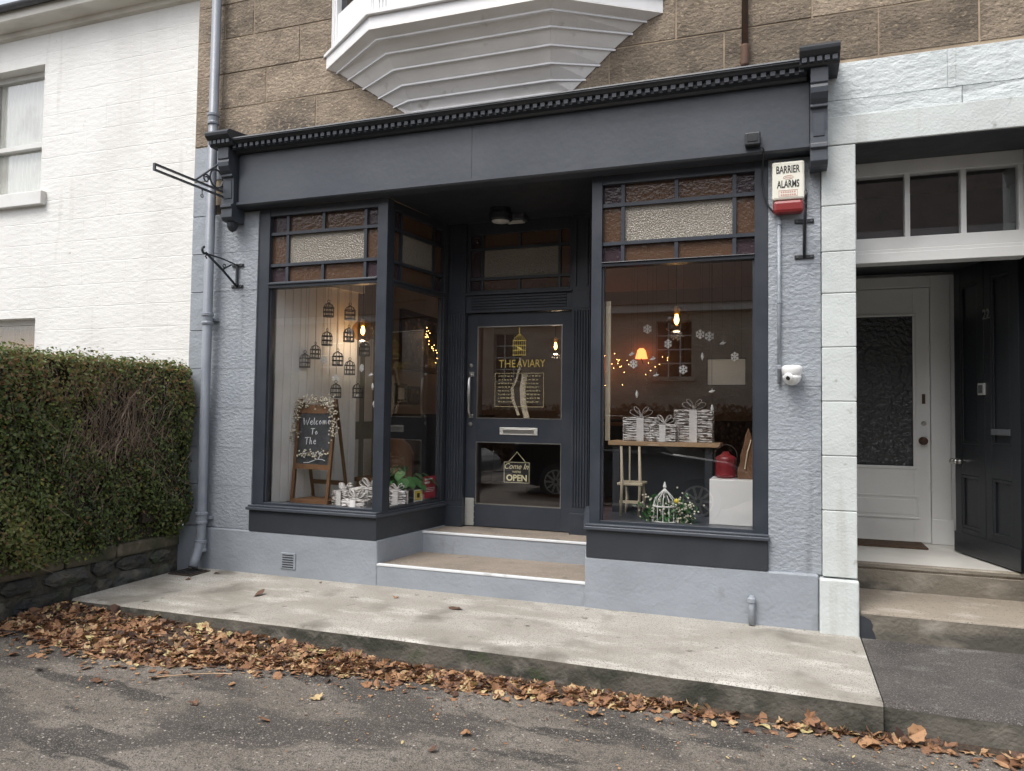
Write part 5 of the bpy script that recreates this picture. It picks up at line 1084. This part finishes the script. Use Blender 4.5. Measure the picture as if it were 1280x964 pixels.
def hang(kind, mk, x, y, z, label, s=1.0):
    if kind not in protos: o = protos[kind] = mk()
    else: o = copy_tree(protos[kind])
    o.location = (x, y, z); o.scale = (s, s, s); o.rotation_euler.z = rnd.uniform(-.6, .6); o['label'] = label
    top = .10*s if kind == 'cage' else .02*s
    cd_ = MB().tube([(x, y, z+top/s), (x, y, z+(CEIL-z)/s)], .0011/s, 4).build('cord', 'wire', o)
for i, (x, y, z, lb) in enumerate([(-3.94, .5, 2.295, 'topmost small birdcage at the left, level with the lamp'), (-3.95, .5, 2.03, 'birdcage directly below the topmost left one'), (-4.06, .48, 1.905, 'birdcage left of centre just above the lowest left one'),
        (-4.13, .42, 1.82, 'leftmost small birdcage against the white boarding'), (-3.83, .5, 1.84, 'birdcage with a tealight right of the leftmost pair'), (-3.70, .5, 1.755, 'birdcage above the right corner of the chalkboard'),
        (-3.83, .48, 1.545, 'lowest birdcage just over the top of the chalkboard'), (-3.61, .5, 1.545, 'low birdcage beside the corner post'), (-3.71, .5, 2.26, 'upper birdcage just left of the lit lamp'), (-3.58, .55, 1.93, 'small birdcage below the lit lamp'), (-3.73, .52, 2.06, 'birdcage hanging below the upper one left of the lamp')]):
    hang('cage', cage_proto, x, y, z, 'dark wire '+lb, 1.4)
for x, y, z, lb in [(-3.98, .5, 1.889, 'left of the lower cages'), (-3.845, .5, 1.717, 'above the chalkboard garland'), (-3.575, .5, 1.811, 'under the lit lamp of the left window'), (-3.70, .5, 2.142, 'beside the lit lamp'),
        (-1.113, .6, 1.828, 'at the left of the right window'), (-.838, .6, 1.985, 'left of the lit lamp in the right window'), (-.718, .6, 1.779, 'in the middle of the right window'), (-.589, .6, 2.056, 'right of the lit lamp in the right window'), (-.52, .62, 2.04, 'of a touching pair right of the lit lamp'), (-1.02, .7, 2.12, 'high left of the lit lamp in the right window'), (-.33, .66, 1.88, 'furthest right in the right window')]:
    hang('flake', flake_proto, x, y, z, 'white paper snowflake hanging '+lb, 1.1)
for x, y, z, lb in [(-3.456, .5, 1.66, 'near the corner post of the left window'), (-3.50, .6, 1.50, 'low beside the grey panel door'), (-1.085, .6, 1.60, 'left in the right window'), (-.571, .6, 1.90, 'right of centre in the right window'), (-.496, .6, 1.49, 'low over the tallest gift box')]:
    hang('drop', drop_proto, x, y, z, 'white drop ornament hanging '+lb, 1.0)
for x, y, z, lb in [(-.419, .6, 1.975, 'in front of the pale print'), (-.932, .6, 1.729, 'in the middle left of the right window'), (-1.13, .6, 1.90, 'over the left snowflake'), (-.50, .6, 1.60, 'at the right above the drop'), (-.96, .6, 1.86, 'left of the lit lamp'), (-3.48, .5, 1.74, 'beside the corner post')]:
    hang('bird', bird_proto, x, y, z, 'tiny white bird ornament hanging '+lb, 1.0)
# ---- pendant lamps (lit)
def pendant(x, y, z, label, power):
    o = thing('pendant_lamp', label, 'lamp', (x, y, z), 'lit glass pendant lamps')
    MB().tube([(x, y, z+.12), (x, y, CEIL)], .004, 6).build('flex', 'wire', o); MB().lathe([(.02, z+.05), (.022, z+.06), (.022, z+.10), (.012, z+.12)], 12, TR(x, y, 0)).build('holder', 'gold', o)
    MB().lathe([(.035, z-.10), (.085, z-.07), (.11, z-.01), (.10, z+.045), (.06, z+.09), (.026, z+.105)], 24, TR(x, y, 0)).build('globe', 'ambershade', o, smooth=True)
    MB().lathe([(.003, z-.035), (.016, z-.02), (.02, z+.005), (.014, z+.03), (.010, z+.05)], 12, TR(x, y, 0)).build('bulb', 'bulb', o, smooth=True)
    ld = bpy.data.lights.new('lamp_light', 'POINT'); ld.energy = power; ld.color = (1, .80, .58); ld.shadow_soft_size = .05
    lo = bpy.data.objects.new('lamp_light', ld); COL.objects.link(lo); lo.parent = o; lo.location = (0, 0, -.12)
pendant(-3.79, .86, 2.19, 'lit amber glass pendant lamp in the left window', 1.6); pendant(-.80, .82, 2.20, 'lit amber glass pendant lamp in the right window', .8)
pendant(-2.6, 3.4, 2.25, 'lit pendant lamp deep inside the shop', 2.5)
# ---- pictures, lamps and lights further back
def picture(name, label, x0, x1, y0, y1, z0, z1, face, axis, fr=.035, cat='picture'):
    o = thing(name, label, cat, ((x0+x1)/2, (y0+y1)/2, z0)); b = MB()
    if axis == 'x':
        b.box(x0, x1, y0, y0+fr, z0, z1).box(x0, x1, y1-fr, y1, z0, z1).box(x0, x1, y0+fr, y1-fr, z0, z0+fr).box(x0, x1, y0+fr, y1-fr, z1-fr, z1).build('frame', 'frame', o); MB().box(x0, x1-.012, y0+fr, y1-fr, z0+fr, z1-fr).build('image', face, o)
    else:
        b.box(x0, x0+fr, y0, y1, z0, z1).box(x1-fr, x1, y0, y1, z0, z1).box(x0+fr, x1-fr, y0, y1, z0, z0+fr).box(x0+fr, x1-fr, y0, y1, z1-fr, z1).build('frame', 'frame', o); MB().box(x0+fr, x1-fr, y0+.012, y1, z0+fr, z1-fr).build('image', face, o)
    return o
picture('framed_mirror', 'large dark framed mirror on the side wall seen through the return window', -4.284, -4.245, 2.50, 3.55, 1.93, 2.66, 'picture', 'x', .07, 'mirror')
picture('picture_frame', 'small dark framed print below the mirror', -4.284, -4.255, 2.40, 2.68, 1.52, 1.76, 'paper', 'x', .05); picture('picture_frame', 'second small framed print below the mirror', -4.284, -4.255, 2.74, 3.02, 1.52, 1.74, 'picture', 'x', .03)
MB_ = picture('wall_mirror', 'narrow dark mirror beside the grey panel door', -4.284, -4.255, 2.08, 2.30, 1.72, 2.45, 'frame', 'x', .04, 'mirror')
wp = picture('hanging_print', 'pale birdcage print hanging at the right inside the right window', -.60, -.27, 1.30, 1.325, 1.68, 1.92, 'paper', 'y', .008)
for x in (-.56, -.31): MB().tube([(x, 1.31, 1.92), (x, 1.31, CEIL)], .0015, 4).build('cord', 'wire', wp)
for x, z, lb in ((-2.55, 2.1, 'left of the door view'), (-1.9, 2.25, 'above the counter')):
    o = thing('table_lamp', 'small glowing orange lamp on the back wall '+lb, 'lamp', (x, 5.4, z)); MB().lathe([(.09, z), (.06, z+.12), (.03, z+.15)], 14, TR(x, 5.45, 0)).build('shade', 'orangelamp', o, smooth=True); MB().tube([(x, 5.45, z), (x, 5.58, z-.05)], .01, 6).build('arm', 'wire', o)
fy = MB(); rr = random.Random(11)
for i in range(30):
    a = rr.random(); fy.lathe([(.001, -.004), (.004, 0), (.001, .004)], 6, TR(-4.22+rr.uniform(0, .05), 3.0+.5*a+rr.gauss(0, .03), 2.0+.45*(1-a)+rr.gauss(0, .06)))
tag(fy.build('fairy_lights', 'fairy'), 'warm fairy lights glittering over the framed mirror', 'lights', kind='stuff')
fy = MB()
for i in range(34): fy.lathe([(.001, -.004), (.004, 0), (.001, .004)], 6, TR(-2.35+rr.gauss(0, .10)+(.9 if i > 17 else 0)*rr.random(), 5.4+rr.uniform(-.05, .05), 2.15+rr.gauss(0, .12)))
tag(fy.build('fairy_lights', 'fairy'), 'warm fairy lights on the back wall seen in the right window', 'lights', kind='stuff')
for z_ in (1.62, 2.02): pass
# ---- counter and wooden chair back, plant, posters
co = thing('counter', 'dark counter at the back of the shop', 'counter', (-2.0, 4.3, .36)); MB().box(-3.2, -.9, 4.1, 4.7, .361, 1.28).build('body', 'dado', co); MB().box(-3.25, -.85, 4.05, 4.75, 1.281, 1.32).build('worktop', 'wood', co)
sc_ = thing('wooden_chair', 'rounded brown wooden chair back behind the plant', 'chair', (-3.75, 1.4, .36))
pr = [(-.22, 0), (.22, 0), (.22, .62), (.17, .72), (.09, .78), (-.09, .78), (-.17, .72), (-.22, .62)]
MB().add([(-3.78+x, 1.50, .36+z) for x, z in pr]+[(-3.78+x, 1.54, .36+z) for x, z in pr], [tuple(range(8)), tuple(range(8, 16))[::-1]]+[(i, 8+i, 8+(i+1) % 8, (i+1) % 8) for i in range(8)]).build('backrest', 'wood', sc_)
MB().box(-4.0, -3.56, 1.1, 1.499, .72, .76).build('seat', 'wood', sc_)
for x in (-3.97, -3.6): MB().box(x, x+.04, 1.1, 1.14, .36, .719).build('leg', 'wood', sc_)
pl = thing('potted_plant', 'broad leaved green pot plant behind the return window', 'plant', (-3.22, .72, zl)); rr = random.Random(17)
MB().lathe([(.06, zl), (.08, zl+.10), (.085, zl+.11), (.07, zl+.112)], 16, TR(-3.22, .74, 0)).build('pot', 'black', pl)
for i in range(13):
    a = rr.uniform(0, 6.28); ln = rr.uniform(.14, .27); el = rr.uniform(.5, 1.2); base = Vector((-3.22, .74, zl+.1)); d_ = Vector((math.cos(a)*math.cos(el)*.8, math.sin(a)*math.cos(el)*.9, math.sin(el)))
    tip = base+d_*ln; MB().tube([base, base+d_*ln*.6, tip], .004, 5).build('stalk', 'leafplant', pl)
    out = Vector((math.cos(a), math.sin(a), -.55)).normalized(); side = out.cross(Vector((0, 0, 1))).normalized(); s = rr.uniform(.12, .18); lb_ = MB(); vs = []
    for k_, (u, w_) in enumerate(((0, .02), (.2, .30), (.45, .38), (.75, .26), (1, .0))):
        c = tip+out*s*u+Vector((0, 0, -.25*s*u*u)); vs += [c-side*s*w_+Vector((0, 0, .05*s)), c, c+side*s*w_+Vector((0, 0, .05*s))]
    lb_.v = vs; lb_.f = [(3*k_+j, 3*k_+j+1, 3*k_+j+4, 3*k_+j+3) for k_ in range(4) for j in range(2)]; lb_.build('leaf', 'leafplant', pl, smooth=True)
Ts = TR(-3.075, .075, 0, aL) @ Matrix.Translation((.04, 0, 0))
po = thing('poster', 'red poster stuck inside the return window by the door', 'poster', (-2.98, .75, .65)); MB().box(.60, .80, .053, .055, .63, .83, Ts).build('sheet', 'redprint', po); text('lettering', 'SALE ON', 'whiteprint', po, Ts @ TR(.615, .0518, .775), .12, .03) if False else None
lnz = MB()
for i, (a, b, z) in enumerate(((.62, .74, .795), (.62, .70, .765), (.62, .78, .72), (.62, .78, .705), (.62, .76, .69))): lnz.box(a, b, .0515, .0529, z, z+(.018 if i < 2 else .005), Ts)
lnz.build('print', 'whiteprint', po)
ye = thing('sticker', 'yellow sticker inside the return window beside the red poster', 'sticker', (-3.0, .6, .62)); MB().box(.455, .585, .053, .055, .600, .722, Ts).build('sheet', 'whiteprint', ye); MB().box(.465, .575, .0518, .0529, .628, .712, Ts).build('panel', 'yellowprint', ye)
MB().box(.475, .565, .0518, .0529, .608, .618, Ts).box(.50, .54, .0505, .0517, .65, .69, Ts).build('print', 'blackprint', ye)
# OPEN sign behind the lower door glass, lace ribbon behind the upper
os_ = thing('open_sign', 'black COME IN OPEN sign hanging inside the door', 'sign', (-2.28, 1.11, .77)); y = 1.105
MB().box(-2.412, -2.152, y, y+.006, .772, .972).build('board', 'black', os_)
bdz = MB()
for e in ((-2.406, -2.158, .963, .9665), (-2.406, -2.158, .7775, .781), (-2.406, -2.4025, .781, .963), (-2.1615, -2.158, .781, .963)): bdz.box(e[0], e[1], y-.0012, y-.0002, e[2], e[3])
bdz.build('border', 'cream', os_)
text('lettering', 'Come In', 'cream', os_, TR(-2.398, y-.0003, .903), .232, .052, shear=.35); text('lettering', "WE'RE", 'cream', os_, TR(-2.325, y-.0003, .868), .085, .02, bold=.01); text('lettering', 'OPEN', 'cream', os_, TR(-2.382, y-.0003, .793), .20, .06, bold=.03)
MB().tube([(-2.36, y+.003, .972), (-2.28, y+.003, 1.06), (-2.20, y+.003, .972)], .003, 5).build('cord', 'cream', os_)
lc = thing('lace_ribbon', 'pale lace ribbon hanging behind the upper door glass', 'ribbon', (-2.2, 1.12, 1.37))
def strip(P, w): 
    b = MB(); vs = []
    for x, z in P: vs += [(x-w, 1.105, z), (x+w, 1.105, z), (x+w, 1.108, z), (x-w, 1.108, z)]
    b.v = vs; n = len(P); b.f = [(4*i+j, 4*i+(j+1) % 4, 4*i+4+(j+1) % 4, 4*i+4+j) for i in range(n-1) for j in range(4)]+[(0, 1, 2, 3), (4*n-4, 4*n-3, 4*n-2, 4*n-1)]; return b
strip([(-2.215, 1.78), (-2.235, 1.65), (-2.225, 1.5), (-2.19, 1.375)], .028).build('ribbon', 'creamwood', lc); strip([(-2.26, 1.93), (-2.265, 1.84), (-2.30, 1.72), (-2.33, 1.66)], .010).build('ribbon', 'creamwood', lc); strip([(-2.335, 1.66), (-2.33, 1.55), (-2.27, 1.40)], .014).build('ribbon', 'creamwood', lc)

# ================================================================ ACROSS THE STREET (seen in the glass)
oh = thing('opposite_house', 'stone house across the street reflected in the shop glass', 'house', (-6, -18, 0)); OY = -16
ws = [(-14.8, -13.8), (-9.15, -8.15), (-3.35, -2.35), (1.9, 2.9)]; xs_ = [-20]+[v for p in ws for v in p]+[9]
b = MB()
for i in range(0, len(xs_), 2): b.box(xs_[i], xs_[i+1], OY-.4, OY, -.2, 4.4)
for a, c in ws: b.box(a, c, OY-.4, OY-.001, -.2, 2.55); b.box(a, c, OY-.4, OY-.001, 4.15, 4.4)
b.build('wall', 'oppstone', oh)
for a, c in ws:
    f = MB(); n = 3
    for t in range(4): xx = a+(c-a)*t/3; f.box(xx-.02, xx+.02, OY-.20, OY-.16, 2.55, 4.15)
    for t in range(5): zz_ = 2.55+1.6*t/4; f.box(a, c, OY-.199, OY-.159, zz_-.02, zz_+.02)
    wo_ = f.build('window', 'whitepaint', oh); box('pane', 'carglass', wo_, a, c, OY-.185, OY-.18, 2.55, 4.15); box('window_sill', 'oppstone', oh, a-.1, c+.1, OY-.15, OY+.08, 2.43, 2.549)
box('eaves', 'whitepaint', oh, -20.2, 9.2, OY-.3, OY+.25, 4.40, 4.62); MB().profile([(OY+.35, 4.62), (OY-5, 10.6), (OY-10, 4.62)], -20.2, 9.2).build('roof', 'opproof', oh)
MB().box(-20, -19.6, OY-8, OY-.4, -.2, 4.6).box(8.6, 9, OY-8, OY-.4, -.2, 4.6).box(-19.6, 8.6, OY-8.4, OY-8, -.2, 4.6).build('rear_wall', 'oppstone', oh)
op_ = MB().box(-24, 12, -13.4, -10.6, -.36, -.05).build('far_pavement', 'path'); tag(op_, kind='structure')
bh = thing('beech_hedge', 'brown beech hedge across the street reflected in the glass', 'hedge', (-5, -13.6, 0)); hb = MB(); hr2 = random.Random(4)
MB().box(-20, 8, -14.0, -13.5, -.05, 1.55).build('inner_growth', 'hedgecore', bh)
for i in range(9000):
    p = Vector((hr2.uniform(-16, 5), -13.5+hr2.uniform(0, .14), hr2.uniform(0, 1.72))); n = Vector((hr2.uniform(-1, 1), 1, hr2.uniform(-.5, 1))).normalized(); t = n.orthogonal().normalized(); t = Matrix.Rotation(hr2.uniform(0, 6.3), 3, n) @ t; b_ = n.cross(t); s = hr2.uniform(.04, .08)
    hb.add([p-t*s, p+b_*s*.6, p+t*s, p-b_*s*.6], [(0, 1, 2), (0, 2, 3)], None, hr2.random())
hb.build('foliage', 'brownhedge', bh, kind='stuff')
def car(x_front, y_near, label, paint, suv=True):
    """parked along the kerb, nose towards +x, near side towards the shop"""
    o = thing('parked_car', label, 'car', (x_front-2.2, y_near-.9, road_z(-2, -6)), 'cars parked behind the viewer'); g0 = road_z(-2, -6)
    h = 1.0 if suv else .9
    side = [(0.02, .42), (.0, .62), (-.10, .80*h), (-.35, .93*h), (-1.15, 1.03*h), (-1.30, 1.06*h), (-3.9, 1.10*h), (-4.38, 1.05*h), (-4.45, .75), (-4.42, .35), (-3.95, .25), (-.35, .25)]
    W_ = 1.82; sec = [(0, .90), (.06, 1), (W_-.06, 1), (W_, .90)]
    b = MB(); n = len(side)
    for yy, k_ in sec:
        b.v += [(x_front+x*(1 if k_ == 1 else .985)-(0 if k_ == 1 else .03), y_near-yy, g0+.25+(z-.25)*(1 if k_ == 1 else .96)) for x, z in side]
    for s in range(3): b.f += [(s*n+i, s*n+(i+1) % n, (s+1)*n+(i+1) % n, (s+1)*n+i) for i in range(n)]
    b.f += [tuple(range(n)), tuple(range(3*n, 4*n))[::-1]]; b.build('body', paint, o, bevel=.02)
    top = [(-1.18, 1.05*h), (-1.95, 1.50*h+.06), (-3.6, 1.52*h+.06), (-4.30, 1.08*h)]
    c = MB(); n = 4
    for yy, k_ in ((.04, 0), (.26, 1), (W_-.26, 1), (W_-.04, 0)): pass
    lo = [(x_front+top[0][0], y_near-.05), (x_front+top[3][0], y_near-.05), (x_front+top[3][0], y_near-W_+.05), (x_front+top[0][0], y_near-W_+.05)]; hi = [(x_front+top[1][0], y_near-.24), (x_front+top[2][0], y_near-.24), (x_front+top[2][0], y_near-W_+.24), (x_front+top[1][0], y_near-W_+.24)]
    z0_, z1_ = g0+1.03*h, g0+1.50*h+.04
    c.add([(x, y, z0_) for x, y in lo]+[(x, y, z1_) for x, y in hi], [(0, 1, 5, 4), (1, 2, 6, 5), (2, 3, 7, 6), (3, 0, 4, 7), (4, 5, 6, 7)]); c.build('windows', 'carglass', o, bevel=.02)
    MB().box(x_front+top[2][0]-.02, x_front+top[1][0]+.02, y_near-W_+.235, y_near-.235, z1_+.0005, z1_+.045).build('roof', paint, o, bevel=.02)
    for i in range(3):
        xx = x_front-(1.2, 2.45, 3.7)[i]; xt = x_front-(1.95, 2.5, 3.55)[i]
        MB().add([(xx-.05, y_near-.04, z0_), (xx+.05, y_near-.04, z0_), (xt+.05, y_near-.23, z1_), (xt-.05, y_near-.23, z1_), (xx-.05, y_near-.08, z0_), (xx+.05, y_near-.08, z0_), (xt+.05, y_near-.27, z1_), (xt-.05, y_near-.27, z1_)], [(0, 1, 2, 3), (7, 6, 5, 4), (0, 4, 5, 1), (1, 5, 6, 2), (2, 6, 7, 3), (3, 7, 4, 0)]).build('door_pillar', paint, o)
    for xx in (-.78, -3.55):
        for yy in (.10, W_-.10):
            wl_ = MB().lathe([(.20, -.11), (.33, -.10), (.345, -.06), (.345, .06), (.33, .10), (.20, .11)], 28, TR(x_front+xx, y_near-yy, g0+.345, 0, R(90))).build('wheel', 'tyre', o, smooth=False)
            s_ = 1 if yy < 1 else -1; rm = MB(); rm.tube([(x_front+xx+.215*math.cos(R(a)), y_near-yy+s_*.112, g0+.345+.215*math.sin(R(a))) for a in range(0, 361, 15)], .014, 6)
            for k_ in range(10): rm.box(.03, .205, -.006, .006, -.018, .018, TR(x_front+xx, y_near-yy+s_*.116, g0+.345, 0, 0, R(36*k_)))
            rm.build('rim', 'alu', wl_)
    MB().box(x_front-.22, x_front-.04, y_near-.36, y_near-.03, g0+.66, g0+.80).build('headlight', 'clear', o, bevel=.02); MB().box(x_front-.22, x_front-.04, y_near-W_+.03, y_near-W_+.36, g0+.66, g0+.80).build('headlight', 'clear', o, bevel=.02)
    MB().box(x_front-1.52, x_front-1.30, y_near-.0, y_near+.16, g0+1.02*h, g0+1.16*h).build('door_mirror', paint, o, bevel=.03)
    for xx in (2.75, 3.75): MB().box(x_front-xx, x_front-xx+.18, y_near-.0, y_near+.025, g0+.90*h, g0+.93*h).build('door_handle', paint, o)
car(-.35, -5.75, 'black sport utility car parked behind the viewer, reflected in the right window', 'carblack'); car(-5.7, -5.85, 'silver car parked further left, reflected in the lower door glass', 'carsilver', False)
